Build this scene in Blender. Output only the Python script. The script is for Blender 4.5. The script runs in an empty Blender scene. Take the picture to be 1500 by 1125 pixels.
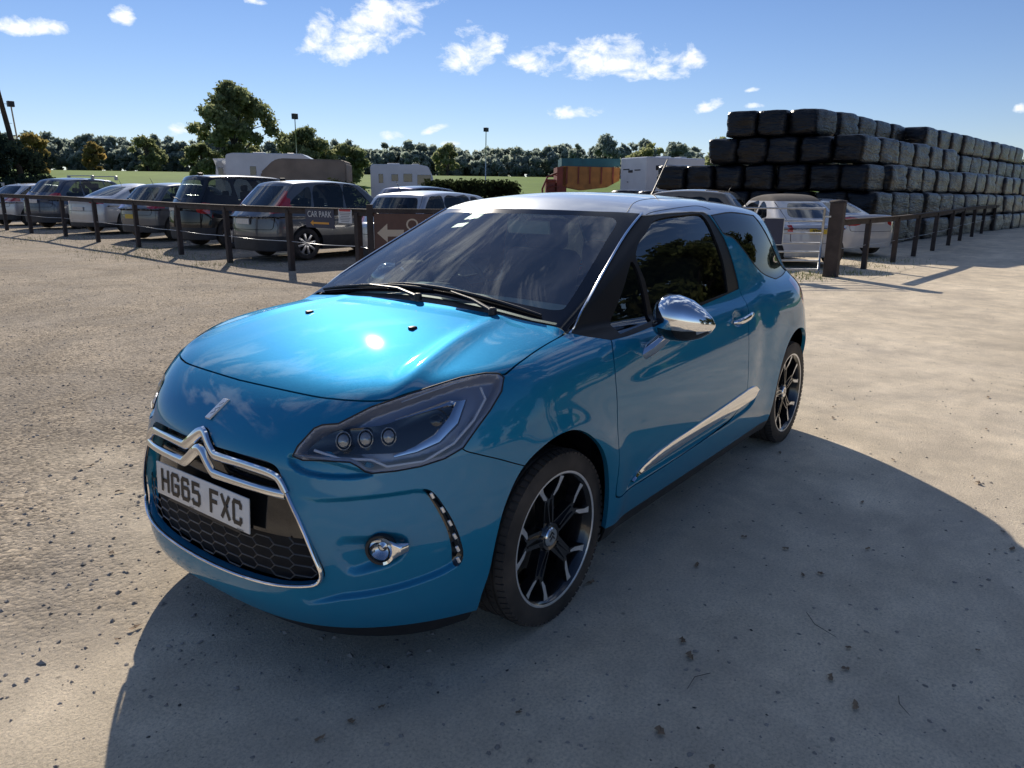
import bpy, bmesh, math, random
import numpy as np
from mathutils import Vector, Matrix

random.seed(7)
rng = np.random.default_rng(7)
scene = bpy.context.scene
COL = scene.collection

# ------------------------------------------------------------------ splines
class Spl:
    """natural cubic through knots, tabulated"""
    def __init__(self, pts, n=3000):
        x = np.array([p[0] for p in pts], float); y = np.array([p[1] for p in pts], float)
        m = len(x); h = np.diff(x)
        A = np.zeros((m, m)); b = np.zeros(m); A[0, 0] = A[-1, -1] = 1
        for i in range(1, m - 1):
            A[i, i-1] = h[i-1]; A[i, i] = 2*(h[i-1]+h[i]); A[i, i+1] = h[i]
            b[i] = 6*((y[i+1]-y[i])/h[i] - (y[i]-y[i-1])/h[i-1])
        M = np.linalg.solve(A, b)
        t = np.linspace(x[0], x[-1], n); k = np.clip(np.searchsorted(x, t) - 1, 0, m-2)
        a = x[k+1]-t; c = t-x[k]; hh = h[k]
        v = (M[k]*a**3 + M[k+1]*c**3)/(6*hh) + (y[k]/hh - M[k]*hh/6)*a + (y[k+1]/hh - M[k+1]*hh/6)*c
        s0 = (v[1]-v[0])/(t[1]-t[0]); s1 = (v[-1]-v[-2])/(t[-1]-t[-2])
        self.t = np.concatenate([[t[0]-5], t, [t[-1]+5]]); self.v = np.concatenate([[v[0]-5*s0], v, [v[-1]+5*s1]])
    def __call__(self, x):
        return np.interp(x, self.t, self.v)

def smax(a, b, k):
    h = np.maximum(k - np.abs(a-b), 0)/k
    return np.maximum(a, b) + h*h*h*k/6
def smin(a, b, k):
    return -smax(-a, -b, k)
def sstep(a, b, x):
    t = np.clip((x-a)/(b-a), 0, 1); return t*t*(3-2*t)

# ------------------------------------------------------------------ implicit surface -> half mesh (y >= 0)
def half_mesh(f, lo, hi, h, newton=4):
    """surface nets of f<0 on y>=0, welded to y=0; returns verts (n,3), quads (m,4)"""
    xs = np.arange(lo[0], hi[0]+h, h); ys = np.arange(-h/2, hi[1]+h, h); zs = np.arange(lo[2], hi[2]+h, h)
    nx, ny, nz = len(xs), len(ys), len(zs)
    # coarse pass: evaluate only near the surface
    V = np.empty((nx, ny, nz), np.float32)
    for i in range(0, nx, 16):
        X, Y, Z = np.meshgrid(xs[i:i+16], ys, zs, indexing='ij')
        V[i:i+16] = f(X, np.abs(Y), Z)
    S = V < 0
    c = S[:-1, :-1, :-1].astype(np.int8)
    cnt = np.zeros_like(c)
    for a in (0, 1):
        for b in (0, 1):
            for d in (0, 1):
                cnt += S[a:nx-1+a, b:ny-1+b, d:nz-1+d]
    act = (cnt > 0) & (cnt < 8)
    ids = -np.ones(act.shape, np.int64); I = np.argwhere(act); ids[act] = np.arange(len(I))
    # vertex = mean of edge crossings
    P = np.zeros((len(I), 3)); N = np.zeros(len(I))
    offs = [(0,0,0),(1,0,0),(0,1,0),(1,1,0),(0,0,1),(1,0,1),(0,1,1),(1,1,1)]
    edges = [(0,1),(2,3),(4,5),(6,7),(0,2),(1,3),(4,6),(5,7),(0,4),(1,5),(2,6),(3,7)]
    cv = [V[I[:,0]+o[0], I[:,1]+o[1], I[:,2]+o[2]].astype(float) for o in offs]
    for a, b in edges:
        va, vb = cv[a], cv[b]; m = (va < 0) != (vb < 0)
        t = np.where(m, va/np.where(m, va-vb, 1), 0)
        pa = np.array(offs[a], float); pb = np.array(offs[b], float)
        P += np.where(m, 1, 0)[:, None]*(pa + t[:, None]*(pb-pa)); N += m
    P = P/N[:, None] + I
    P = P*h + np.array([xs[0], ys[0], zs[0]])
    quads = []
    # x-edges
    for ax in range(3):
        sh = [slice(None)]*3
        lo_s = [slice(1, -1)]*3; hi_s = [slice(1, -1)]*3
        lo_s[ax] = slice(0, -1); hi_s[ax] = slice(1, None)
        A = S[tuple(lo_s)]; B = S[tuple(hi_s)]
        D = np.argwhere(A != B)
        sgn = A[A != B]
        base = D.copy()
        u, w = [(1, 2), (2, 0), (0, 1)][ax]
        # grid vertex index = D + 1 in u,w ; cells around: -1,0
        g = D.copy(); g[:, u] += 1; g[:, w] += 1
        def cell(du, dw):
            q = g.copy(); q[:, u] += du; q[:, w] += dw
            q = np.minimum(q, np.array(ids.shape)-1)
            return ids[q[:, 0], q[:, 1], q[:, 2]]
        q = np.stack([cell(-1, -1), cell(0, -1), cell(0, 0), cell(-1, 0)], 1)
        q[~sgn] = q[~sgn][:, ::-1]
        quads.append(q)
    Q = np.concatenate(quads); Q = Q[(Q >= 0).all(1)]
    mid = I[:, 1] == 0
    P[mid, 1] = 0
    for _ in range(newton):
        G = grad(f, P); v = f(P[:, 0], P[:, 1], P[:, 2])
        G[mid, 1] = 0
        P -= np.clip(v/np.maximum((G*G).sum(1), .05), -h, h)[:, None]*G
    return P, Q

def grad(f, P, e=.0015):
    G = np.empty_like(P)
    for k in range(3):
        d = np.zeros(3); d[k] = e
        a = P+d; b = P-d
        G[:, k] = (f(a[:, 0], np.abs(a[:, 1]), a[:, 2]) - f(b[:, 0], np.abs(b[:, 1]), b[:, 2]))/(2*e)
    return G

# ------------------------------------------------------------------ 2D polygons
def poly_sdf(pts, u, v):
    """signed distance (negative inside) of points to closed polygon"""
    pts = np.asarray(pts, float); n = len(pts)
    d2 = np.full(u.shape, 1e9); ins = np.zeros(u.shape, bool)
    for i in range(n):
        ax, ay = pts[i]; bx, by = pts[(i+1) % n]
        ex, ey = bx-ax, by-ay; L = ex*ex+ey*ey
        if L < 1e-14: continue
        t = np.clip(((u-ax)*ex+(v-ay)*ey)/L, 0, 1)
        dx = u-ax-t*ex; dy = v-ay-t*ey
        d2 = np.minimum(d2, dx*dx+dy*dy)
        if abs(ey) > 1e-12:
            m = ((ay > v) != (by > v)) & (u < ex*(v-ay)/ey+ax)
            ins ^= m
    d = np.sqrt(d2)
    return np.where(ins, -d, d)

def smooth_poly(pts, n=6, closed=True):
    """Catmull-Rom through points; a point given as (u,v,1) stays a sharp corner"""
    m = len(pts); out = []
    rng_ = range(m if closed else m-1)
    for i in rng_:
        p1 = pts[i]; p2 = pts[(i+1) % m]
        p0 = pts[(i-1) % m] if (closed or i > 0) else p1
        p3 = pts[(i+2) % m] if (closed or i < m-2) else p2
        if len(p1) > 2: p0 = p1
        if len(p2) > 2: p3 = p2
        p0, p1, p2, p3 = [np.array(q[:2], float) for q in (p0, p1, p2, p3)]
        L = np.linalg.norm(p2-p1)
        t1 = (p2-p0); t2 = (p3-p1)
        l1 = np.linalg.norm(t1); l2 = np.linalg.norm(t2)
        t1 = t1/max(l1, 1e-9)*min(L, l1); t2 = t2/max(l2, 1e-9)*min(L, l2)
        for k in range(n):
            t = k/n
            out.append((2*t**3-3*t**2+1)*p1+(t**3-2*t**2+t)*t1+(-2*t**3+3*t**2)*p2+(t**3-t**2)*t2)
    if not closed: out.append(np.array(pts[-1][:2], float))
    return np.array(out)

# ------------------------------------------------------------------ triangle soup with attributes, cut by scalar fields
class Surf:
    def __init__(self, P, T, N=None):
        self.P = P; self.T = T; self.N = N
    def split(self, val):
        """cut triangles by field val at vertices; returns (inside surf, outside surf) sharing vertices"""
        P, T, N = self.P, self.T, self.N
        val = np.where(np.abs(val) < 1e-7, 1e-7, val)
        s = val < 0
        k = s[T].sum(1)
        inn = [T[k == 3]]; out = [T[k == 0]]
        M = T[(k > 0) & (k < 3)]; ks = s[M].sum(1)
        if len(M):
            # rotate so that the odd vertex is first
            odd = np.where(ks == 1, 1, 0)
            sm = s[M].astype(int)
            pos = np.argmax(sm == odd[:, None], 1)
            r = np.arange(len(M))
            A = M[r, pos]; B = M[r, (pos+1) % 3]; C = M[r, (pos+2) % 3]
            E = np.concatenate([np.stack([A, B], 1), np.stack([A, C], 1)])
            Es = np.sort(E, 1); key = Es[:, 0]*(len(P)+1)+Es[:, 1]
            uk, idx, inv = np.unique(key, return_index=True, return_inverse=True)
            e = Es[idx]; va = val[e[:, 0]]; vb = val[e[:, 1]]; t = (va/(va-vb))[:, None]
            newP = P[e[:, 0]]*(1-t)+P[e[:, 1]]*t
            base = len(P)
            P = np.concatenate([P, newP]); 
            if N is not None:
                nn = N[e[:, 0]]*(1-t)+N[e[:, 1]]*t; nn /= np.linalg.norm(nn, axis=1)[:, None]+1e-12
                N = np.concatenate([N, nn])
            n = len(M); ab = base+inv[:n]; ac = base+inv[n:]
            tip = np.stack([A, ab, ac], 1); q1 = np.stack([ab, B, C], 1); q2 = np.stack([ab, C, ac], 1)
            o1 = ks == 1
            inn += [tip[o1], q1[~o1], q2[~o1]]; out += [tip[~o1], q1[o1], q2[o1]]
        return Surf(P, np.concatenate(inn), N), Surf(P, np.concatenate(out), N)
    def compact(self):
        u, inv = np.unique(self.T, return_inverse=True)
        return Surf(self.P[u], inv.reshape(-1, 3), None if self.N is None else self.N[u])
    def sub(self, mask):
        return Surf(self.P, self.T[mask], self.N)
    def cen(self):
        return self.P[self.T].mean(1)
    def mirrored(self):
        m = np.array([1, -1, 1.])
        return Surf(self.P*m, self.T[:, ::-1], None if self.N is None else self.N*m)
    def full(self):
        """half + mirror, welded on y=0"""
        s = self.compact(); n = len(s.P); on = np.abs(s.P[:, 1]) < 1e-6
        m = s.mirrored(); mp = np.arange(n)+n; mp[on] = np.arange(n)[on]
        P = np.concatenate([s.P, m.P]); N = None if s.N is None else np.concatenate([s.N, m.N])
        return Surf(P, np.concatenate([s.T, mp[m.T]]), N).compact()

def refine(f, P, T, want):
    """split every edge whose two ends are wanted, keep the mesh conforming, re-project new points on f=0"""
    E = np.concatenate([T[:, [0, 1]], T[:, [1, 2]], T[:, [2, 0]]]); E = np.sort(E, 1)
    key = E[:, 0].astype(np.int64)*(len(P)+1)+E[:, 1]
    uk, idx, inv = np.unique(key, return_index=True, return_inverse=True); e = E[idx]
    m = want[e[:, 0]] & want[e[:, 1]]
    nid = -np.ones(len(e), np.int64); nid[m] = len(P)+np.arange(m.sum())
    Q = (P[e[m, 0]]+P[e[m, 1]])/2; mid = np.abs(Q[:, 1]) < 1e-9
    for _ in range(3):
        G = grad(f, Q); v = f(Q[:, 0], Q[:, 1], Q[:, 2]); G[mid, 1] = 0
        Q = Q-np.clip(v/np.maximum((G*G).sum(1), .05), -.01, .01)[:, None]*G
    n = len(T); ab, bc, ca = nid[inv[:n]], nid[inv[n:2*n]], nid[inv[2*n:]]
    a, b, c = T.T; out = []
    k = (ab >= 0)*1+(bc >= 0)*2+(ca >= 0)*4
    def add(sel, *tris):
        for t in tris: out.append(np.stack([x[sel] for x in t], 1))
    add(k == 0, (a, b, c))
    add(k == 7, (a, ab, ca), (ab, b, bc), (ca, bc, c), (ab, bc, ca))
    for code, (A, Bb, C, x) in {1: (a, b, c, ab), 2: (b, c, a, bc), 4: (c, a, b, ca)}.items():
        add(k == code, (A, x, C), (x, Bb, C))
    for code, (A, Bb, C, x, y) in {3: (a, b, c, ab, bc), 6: (b, c, a, bc, ca), 5: (c, a, b, ca, ab)}.items():
        add(k == code, (A, x, C), (x, y, C), (x, Bb, y))
    return np.concatenate([P, Q]), np.concatenate(out)

def boundary_loops(T):
    E = np.concatenate([T[:, [0, 1]], T[:, [1, 2]], T[:, [2, 0]]])
    Es = np.sort(E, 1); key = Es[:, 0].astype(np.int64)*10**8+Es[:, 1]
    uk, idx, cnt = np.unique(key, return_index=True, return_counts=True)
    return E[idx[cnt == 1]]

def add_skirt(s, depth, D=None):
    """turn the boundary inward (along -normal, or D) so the panel edge has thickness"""
    s = s.compact(); B = boundary_loops(s.T); u = np.unique(B)
    mp = -np.ones(len(s.P), int); mp[u] = np.arange(len(u))
    # edge vertices duplicated for a hard corner
    d = -s.N[u] if D is None else np.tile(np.array(D, float), (len(u), 1))
    P1 = s.P[u]; P2 = s.P[u]+d*depth
    n = len(s.P); a = n+mp[B[:, 0]]; b = n+mp[B[:, 1]]; a2 = a+len(u); b2 = b+len(u)
    # skirt normals: average of outward
    T2 = np.concatenate([np.stack([b, a, a2], 1), np.stack([b, a2, b2], 1)])
    P = np.concatenate([s.P, P1, P2])
    fn = np.cross(P[T2[:, 1]]-P[T2[:, 0]], P[T2[:, 2]]-P[T2[:, 0]])
    N = np.concatenate([s.N, np.zeros_like(P1), np.zeros_like(P2)])
    for k in range(3): np.add.at(N, T2[:, k], fn)
    nn = np.linalg.norm(N, axis=1)[:, None]; N = N/np.maximum(nn, 1e-12)
    return Surf(P, np.concatenate([s.T, T2]), N)

# ------------------------------------------------------------------ objects
def link(o, parent=None):
    COL.objects.link(o)
    if parent is not None: o.parent = parent
    return o
def tag(o, label=None, cat=None, group=None, kind=None):
    if label: o['label'] = label
    if cat: o['category'] = cat
    if group: o['group'] = group
    if kind: o['kind'] = kind
    return o
def thing(name, label, cat, loc=(0, 0, 0), rz=0, group=None):
    o = bpy.data.objects.new(name, None); o.empty_display_size = .2
    COL.objects.link(o); o.location = loc; o.rotation_euler = (0, 0, rz)
    return tag(o, label, cat, group)
def mesh_np(name, P, F, mat=None, parent=None, N=None, smooth=True, mats=None, midx=None):
    me = bpy.data.meshes.new(name)
    P = np.asarray(P, float)
    F = np.asarray(F)
    k = F.shape[1]
    me.vertices.add(len(P)); me.vertices.foreach_set('co', P.astype(np.float32).ravel())
    me.loops.add(len(F)*k); me.loops.foreach_set('vertex_index', F.astype(np.int32).ravel())
    me.polygons.add(len(F)); me.polygons.foreach_set('loop_start', np.arange(0, len(F)*k, k, dtype=np.int32))
    me.update(calc_edges=True); me.validate()
    me.polygons.foreach_set('use_smooth', np.full(len(me.polygons), smooth))
    if mats:
        for m in mats: me.materials.append(m)
        if midx is not None and len(midx) == len(me.polygons): me.polygons.foreach_set('material_index', np.asarray(midx, np.int32))
    elif mat: me.materials.append(mat)
    if N is not None and len(me.vertices) == len(P):
        me.normals_split_custom_set_from_vertices(np.asarray(N, float).tolist())
    return link(bpy.data.objects.new(name, me), parent)
def surf_obj(name, s, mat, parent=None, skirt=None, D=None):
    s = s.compact()
    if skirt: s = add_skirt(s, skirt, D)
    return mesh_np(name, s.P, s.T, mat, parent, s.N)
def bm_obj(name, bm, mat, parent=None, smooth=False, angle=None):
    me = bpy.data.meshes.new(name); bm.normal_update(); bm.to_mesh(me); bm.free()
    for m in (mat if isinstance(mat, (list, tuple)) else [mat]): me.materials.append(m)
    if smooth or angle:
        me.polygons.foreach_set('use_smooth', [True]*len(me.polygons))
        if angle: me.set_sharp_from_angle(angle=math.radians(angle))
    return link(bpy.data.objects.new(name, me), parent)
def B(): return bmesh.new()
def box(bm, c, s, rz=0, bevel=0, M=None, mi=0, seg=2):
    r = bmesh.ops.create_cube(bm, size=1)
    vs = r['verts']
    bmesh.ops.scale(bm, vec=s, verts=vs)
    if bevel:
        es = list({e for v in vs for e in v.link_edges})
        q = bmesh.ops.bevel(bm, geom=es, offset=bevel, segments=seg, profile=.5, affect='EDGES')
        vs = list({v for f in q['faces'] for v in f.verts} | {v for v in vs if v.is_valid})
    T_ = Matrix.Translation(c) @ Matrix.Rotation(rz, 4, 'Z')
    if M is not None: T_ = M @ T_
    bmesh.ops.transform(bm, matrix=T_, verts=vs)
    for f in {f for v in vs for f in v.link_faces}: f.material_index = mi
    return vs
def tube(bm, pts, r, n=8, closed=False, cap=True, mi=0, flat=None):
    """tube along pts; r scalar or list"""
    pts = [Vector(p) for p in pts]; m = len(pts)
    rs = r if isinstance(r, (list, tuple, np.ndarray)) else [r]*m
    rings = []; up = None
    for i, p in enumerate(pts):
        if closed: t = pts[(i+1) % m]-pts[i-1]
        else: t = pts[min(i+1, m-1)]-pts[max(i-1, 0)]
        if t.length < 1e-9: t = Vector((0, 0, 1))
        t.normalize()
        if up is None:
            up = Vector((0, 0, 1)) if abs(t.z) < .9 else Vector((1, 0, 0))
        a = t.cross(up); 
        if a.length < 1e-6: a = t.orthogonal()
        a.normalize(); b = a.cross(t); up = b.copy()
        fl = flat or (1, 1)
        rings.append([bm.verts.new(p+(a*math.cos(q)*fl[0]+b*math.sin(q)*fl[1])*rs[i]) for q in [2*math.pi*k/n for k in range(n)]])
    for i in range(m if closed else m-1):
        A, C = rings[i], rings[(i+1) % m]
        for k in range(n):
            f = bm.faces.new((A[k], A[(k+1) % n], C[(k+1) % n], C[k])); f.material_index = mi; f.smooth = True
    if cap and not closed:
        bm.faces.new(rings[0]).material_index = mi; bm.faces.new(rings[-1][::-1]).material_index = mi
def lathe(bm, prof, n=32, M=None, mi=0, cap=False):
    """revolve (r, h) profile about local z"""
    rings = []
    for r, h in prof:
        rings.append([bm.verts.new((M or Matrix()) @ Vector((r*math.cos(2*math.pi*k/n), r*math.sin(2*math.pi*k/n), h))) for k in range(n)])
    for a, b in zip(rings, rings[1:]):
        for k in range(n):
            f = bm.faces.new((a[k], a[(k+1) % n], b[(k+1) % n], b[k])); f.material_index = mi; f.smooth = True
    if cap:
        bm.faces.new(rings[0][::-1]).material_index = mi; bm.faces.new(rings[-1]).material_index = mi
# ------------------------------------------------------------------ shape of the hatchback in the foreground (metres; front at x=0, rear x=-3.95, +y = its left side)
T_side = Spl([(.10,.10),(.14,.075),(.19,.045),(.25,.024),(.35,.008),(.45,.002),(.55,.0),(.65,.002),(.75,.009),(.85,.026),(.92,.046),(.97,.066),(1.02,.09)])
W_side = Spl([(0,.800),(.3,.826),(.8,.846),(1.3,.852),(1.9,.856),(2.6,.857),(3.0,.851),(3.26,.842),(3.7,.79),(3.95,.73)])
f0 = Spl([(.08,.10),(.12,.065),(.16,.035),(.2,.012),(.25,-.003),(.3,-.007),(.4,-.008),(.5,.0),(.58,.010),(.65,.022),(.70,.033),(.78,.072),(.86,.13),(.95,.21)])
zb = Spl([(0,.745),(.1,.812),(.2,.864),(.316,.904),(.5,.951),(.68,.985),(.85,1.004),(.984,1.013),(1.1,1.018),(1.3,1.02)])
ws_c = Spl([(.9,.76),(.977,.895),(1.08,1.075),(1.18,1.255),(1.28,1.45),(1.36,1.615),(1.45,1.81)])
Zr = Spl([(1.3,1.335),(1.5,1.375),(1.65,1.405),(1.8,1.428),(2.0,1.446),(2.2,1.452),(2.6,1.448),(3.0,1.428),(3.4,1.393),(3.65,1.362)])
YGz = Spl([(.9,.772),(.97,.757),(1.1,.724),(1.2,.69),(1.3,.643),(1.36,.607),(1.42,.563)])
YGs = Spl([(.8,-.075),(1.0,-.063),(1.5,-.028),(1.8,-.01),(2.0,0),(2.5,.0),(2.8,-.012),(3.1,-.04),(3.4,-.088),(3.7,-.15),(3.95,-.24)])
r0 = Spl([(.15,3.80),(.25,3.86),(.4,3.92),(.55,3.945),(.7,3.93),(.85,3.89),(.95,3.855),(1.05,3.82),(1.2,3.74),(1.37,3.62)])
rg = Spl([(.8,3.84),(.95,3.79),(1.05,3.735),(1.2,3.58),(1.3,3.47),(1.37,3.40),(1.45,3.33)])
AX_F, AX_R, WZ = .80, 3.264, .308
def f_car(x, y, z, raw=False):
    s = -x
    # wheel arch flares
    rf = np.hypot(s-AX_F, z-WZ); rr = np.hypot(s-AX_R, z-WZ)
    fl = .016*np.exp(-((rf-.36)/.07)**2)+.014*np.exp(-((rr-.37)/.09)**2)
    a = y-(W_side(s)-T_side(z)+fl)
    b = (f0(z)+(.12+.07*sstep(.4,.75,z))*y*y+.93*y**4-s)*.95
    c = (s-(r0(z)-.15*y*y-.55*y**4))*.95
    crown = sstep(.15, 1.0, s)*.0+.075
    d = (z-(zb(s)-crown*y*y-.06*y**4+.011*np.exp(-((y-.535+.20*(s-.45))/.042)**2)*sstep(.22,.45,s)*(1-.4*sstep(.6,1.0,s))))*.96
    e = np.where(s < 3.5, .165-.055*(1-sstep(.25,.75,s)), .165+(s-3.5)*.15)-z
    L = smax(smax(a, d, .13), b, .13)
    L = smax(L, c, .25); L = smax(L, e, .03)
    # greenhouse
    g = (y-(YGz(z)+YGs(s)))*.93
    aw = .2+(np.clip(z, .9, 1.45)-.977)/(1.355-.977)*.36
    w = (ws_c(z)+aw*y*y-s)*.475
    r = (z-(Zr(s)-.004-.16*y*y))*.98
    c2 = (s-(rg(z)-.15*y*y-.65*y**4))*.9
    G = smax(smax(g, r, .10), w, .035)
    G = smax(G, c2, .12); G = smax(G, .8-z, .02)
    kk = .02+.10*sstep(2.3, 2.9, s)
    return smin(L, G, kk)
# ------------------------------------------------------------------ materials
def new_mat(name):
    m = bpy.data.materials.new(name); m.use_nodes = True
    nt = m.node_tree; b = nt.nodes['Principled BSDF']
    return m, nt, b
def rgba(c): return (c[0], c[1], c[2], 1)
def simple(name, col, rough=.5, metal=0, coat=0, spec=.5, noise=0, nscale=8, bump=0, bscale=60, crough=.03):
    m, nt, b = new_mat(name)
    b.inputs['Base Color'].default_value = rgba(col); b.inputs['Roughness'].default_value = rough
    b.inputs['Metallic'].default_value = metal; b.inputs['Coat Weight'].default_value = coat
    b.inputs['Coat Roughness'].default_value = crough
    b.inputs['Specular IOR Level'].default_value = spec
    if noise or bump:
        tc = nt.nodes.new('ShaderNodeTexCoord')
    if noise:
        n = nt.nodes.new('ShaderNodeTexNoise'); n.inputs['Scale'].default_value = nscale; n.inputs['Detail'].default_value = 6
        nt.links.new(tc.outputs['Object'], n.inputs['Vector'])
        r = nt.nodes.new('ShaderNodeMapRange'); r.inputs[1].default_value = .3; r.inputs[2].default_value = .7
        r.inputs[3].default_value = 1-noise; r.inputs[4].default_value = 1+noise
        nt.links.new(n.outputs['Fac'], r.inputs[0])
        h = nt.nodes.new('ShaderNodeVectorMath'); h.operation = 'SCALE'; h.inputs[0].default_value = col
        nt.links.new(r.outputs[0], h.inputs['Scale']); nt.links.new(h.outputs[0], b.inputs['Base Color'])
    if bump:
        n = nt.nodes.new('ShaderNodeTexNoise'); n.inputs['Scale'].default_value = bscale; n.inputs['Detail'].default_value = 4
        nt.links.new(tc.outputs['Object'], n.inputs['Vector'])
        bp = nt.nodes.new('ShaderNodeBump'); bp.inputs['Strength'].default_value = bump; bp.inputs['Distance'].default_value = .01
        nt.links.new(n.outputs['Fac'], bp.inputs['Height']); nt.links.new(bp.outputs[0], b.inputs['Normal'])
    return m
def paint(name, col, metal=.6, rough=.38, dust=.0, flake=.0, crough=.03):
    """clear-coated car paint with a little dust"""
    m, nt, b = new_mat(name)
    b.inputs['Metallic'].default_value = metal; b.inputs['Roughness'].default_value = rough
    b.inputs['Coat Weight'].default_value = 1; b.inputs['Coat Roughness'].default_value = crough; b.inputs['Coat IOR'].default_value = 1.5
    b.inputs['Specular IOR Level'].default_value = .05; b.inputs['Specular Tint'].default_value = (min(1, .15+col[0]*2.2), min(1, .15+col[1]*2.2), min(1, .15+col[2]*2.2), 1)
    tc = nt.nodes.new('ShaderNodeTexCoord')
    n = nt.nodes.new('ShaderNodeTexNoise'); n.inputs['Scale'].default_value = 3; n.inputs['Detail'].default_value = 8; n.inputs['Roughness'].default_value = .65
    nt.links.new(tc.outputs['Object'], n.inputs['Vector'])
    mx = nt.nodes.new('ShaderNodeMix'); mx.data_type = 'RGBA'
    mx.inputs[6].default_value = rgba(col); mx.inputs[7].default_value = (.30, .27, .23, 1)
    r = nt.nodes.new('ShaderNodeMapRange'); r.inputs[1].default_value = .35; r.inputs[2].default_value = .8; r.inputs[4].default_value = dust
    nt.links.new(n.outputs['Fac'], r.inputs[0]); nt.links.new(r.outputs[0], mx.inputs[0])
    nt.links.new(mx.outputs[2], b.inputs['Base Color'])
    if flake:
        v = nt.nodes.new('ShaderNodeTexVoronoi'); v.inputs['Scale'].default_value = 900
        nt.links.new(tc.outputs['Object'], v.inputs['Vector'])
        bp = nt.nodes.new('ShaderNodeVectorMath'); bp.operation = 'SUBTRACT'; bp.inputs[1].default_value = (.5, .5, .5)
        nt.links.new(v.outputs['Color'], bp.inputs[0])
        sc = nt.nodes.new('ShaderNodeVectorMath'); sc.operation = 'SCALE'; sc.inputs['Scale'].default_value = flake
        nt.links.new(bp.outputs[0], sc.inputs[0])
        g = nt.nodes.new('ShaderNodeNewGeometry'); ad = nt.nodes.new('ShaderNodeVectorMath'); ad.operation = 'ADD'
        nt.links.new(g.outputs['Normal'], ad.inputs[0]); nt.links.new(sc.outputs[0], ad.inputs[1])
        nm = nt.nodes.new('ShaderNodeVectorMath'); nm.operation = 'NORMALIZE'; nt.links.new(ad.outputs[0], nm.inputs[0])
        nt.links.new(nm.outputs[0], b.inputs['Normal'])
    return m
def glass(name, tint, ior=1.6, rough=.0, dust=0.):
    m = bpy.data.materials.new(name); m.use_nodes = True; nt = m.node_tree; nt.nodes.clear()
    o = nt.nodes.new('ShaderNodeOutputMaterial'); mx = nt.nodes.new('ShaderNodeMixShader')
    t = nt.nodes.new('ShaderNodeBsdfTransparent'); g = nt.nodes.new('ShaderNodeBsdfGlossy'); f = nt.nodes.new('ShaderNodeFresnel')
    t.inputs[0].default_value = rgba(tint); g.inputs['Roughness'].default_value = rough; g2 = nt.nodes.new('ShaderNodeNewGeometry'); mr_ = nt.nodes.new('ShaderNodeMapRange'); mr_.inputs[3].default_value = ior; mr_.inputs[4].default_value = 1/ior
    nt.links.new(g2.outputs['Backfacing'], mr_.inputs[0]); nt.links.new(mr_.outputs[0], f.inputs[0])      # same reflectance from both faces of the thin pane
    nt.links.new(f.outputs[0], mx.inputs[0]); nt.links.new(t.outputs[0], mx.inputs[1]); nt.links.new(g.outputs[0], mx.inputs[2])
    if dust:
        d = nt.nodes.new('ShaderNodeBsdfDiffuse'); d.inputs[0].default_value = (.62, .62, .60, 1); m2 = nt.nodes.new('ShaderNodeMixShader')  # dust film; its pale diffuse colour also paints haze over the pane
        tc = nt.nodes.new('ShaderNodeTexCoord'); mp = nt.nodes.new('ShaderNodeMapping'); mp.inputs['Scale'].default_value = (1.2, 4, 1.2); mp.inputs['Rotation'].default_value = (0, 0, .5)
        n = nt.nodes.new('ShaderNodeTexNoise'); n.inputs['Scale'].default_value = 2.2; n.inputs['Detail'].default_value = 9; n.inputs['Roughness'].default_value = .7; n.inputs['Distortion'].default_value = .6
        nt.links.new(tc.outputs['Object'], mp.inputs[0]); nt.links.new(mp.outputs[0], n.inputs['Vector'])
        r = nt.nodes.new('ShaderNodeMapRange'); r.inputs[1].default_value = .40; r.inputs[2].default_value = .75; r.inputs[3].default_value = dust*.3; r.inputs[4].default_value = dust*1.6
        nt.links.new(n.outputs['Fac'], r.inputs[0]); nt.links.new(r.outputs[0], m2.inputs[0]); nt.links.new(mx.outputs[0], m2.inputs[1]); nt.links.new(d.outputs[0], m2.inputs[2]); nt.links.new(m2.outputs[0], o.inputs[0]); return m
    nt.links.new(mx.outputs[0], o.inputs[0]); return m
M_blue = paint('blue_paint', (.010, .215, .385), metal=.52, rough=.56, dust=.05, flake=.07)
M_roof = paint('silver_blue_roof_paint', (.58, .64, .72), metal=.35, rough=.45, dust=.10, flake=.06)
M_gloss = simple('gloss_black', (.006, .007, .008), .12, coat=1)
M_trim = simple('black_plastic', (.018, .018, .020), .45, noise=.2, bump=.1, bscale=300)
M_frame = simple('satin_black_frame', (.008, .009, .012), .5, coat=0, spec=.25)
M_frit = simple('black_glass_border', (.004, .005, .008), .12, spec=.35)
M_seal = simple('rubber_seal', (.012, .012, .012), .6)
M_dark = simple('dark_underbody', (.008, .008, .009), .8)
M_chrome = simple('chrome', (.80, .81, .83), .06, metal=1)
M_satin = simple('machined_alloy', (.80, .80, .80), .30, metal=.7, noise=.1, nscale=30)
M_wheelblk = simple('black_alloy', (.010, .010, .012), .22, coat=.8, noise=.2)
M_disc = simple('brake_disc', (.16, .15, .14), .4, metal=.9, noise=.3, nscale=12)
M_wind = glass('windscreen_glass', (.80, .88, .85), 2.2, dust=.09)
M_side = glass('side_window_glass', (.12, .15, .16), 2.1)
M_quarter_glass = glass('quarter_window_glass', (.08, .10, .11), 1.62)
M_door_glass = glass('door_window_glass', (.30, .35, .35), 2.2)
M_lens = glass('headlamp_lens', (.86, .88, .9), 1.5)
M_red = simple('red_lamp_lens', (.45, .012, .015), .12, coat=1)
M_int = simple('cabin_plastic', (.30, .36, .32), .6, noise=.15, bump=.15, bscale=200)
M_seat = simple('seat_fabric', (.06, .06, .066), .85, noise=.2)
M_label = simple('windscreen_label', (.55, .75, .62), .5)
M_mark = simple('plate_black', (.012, .012, .013), .35)
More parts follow.
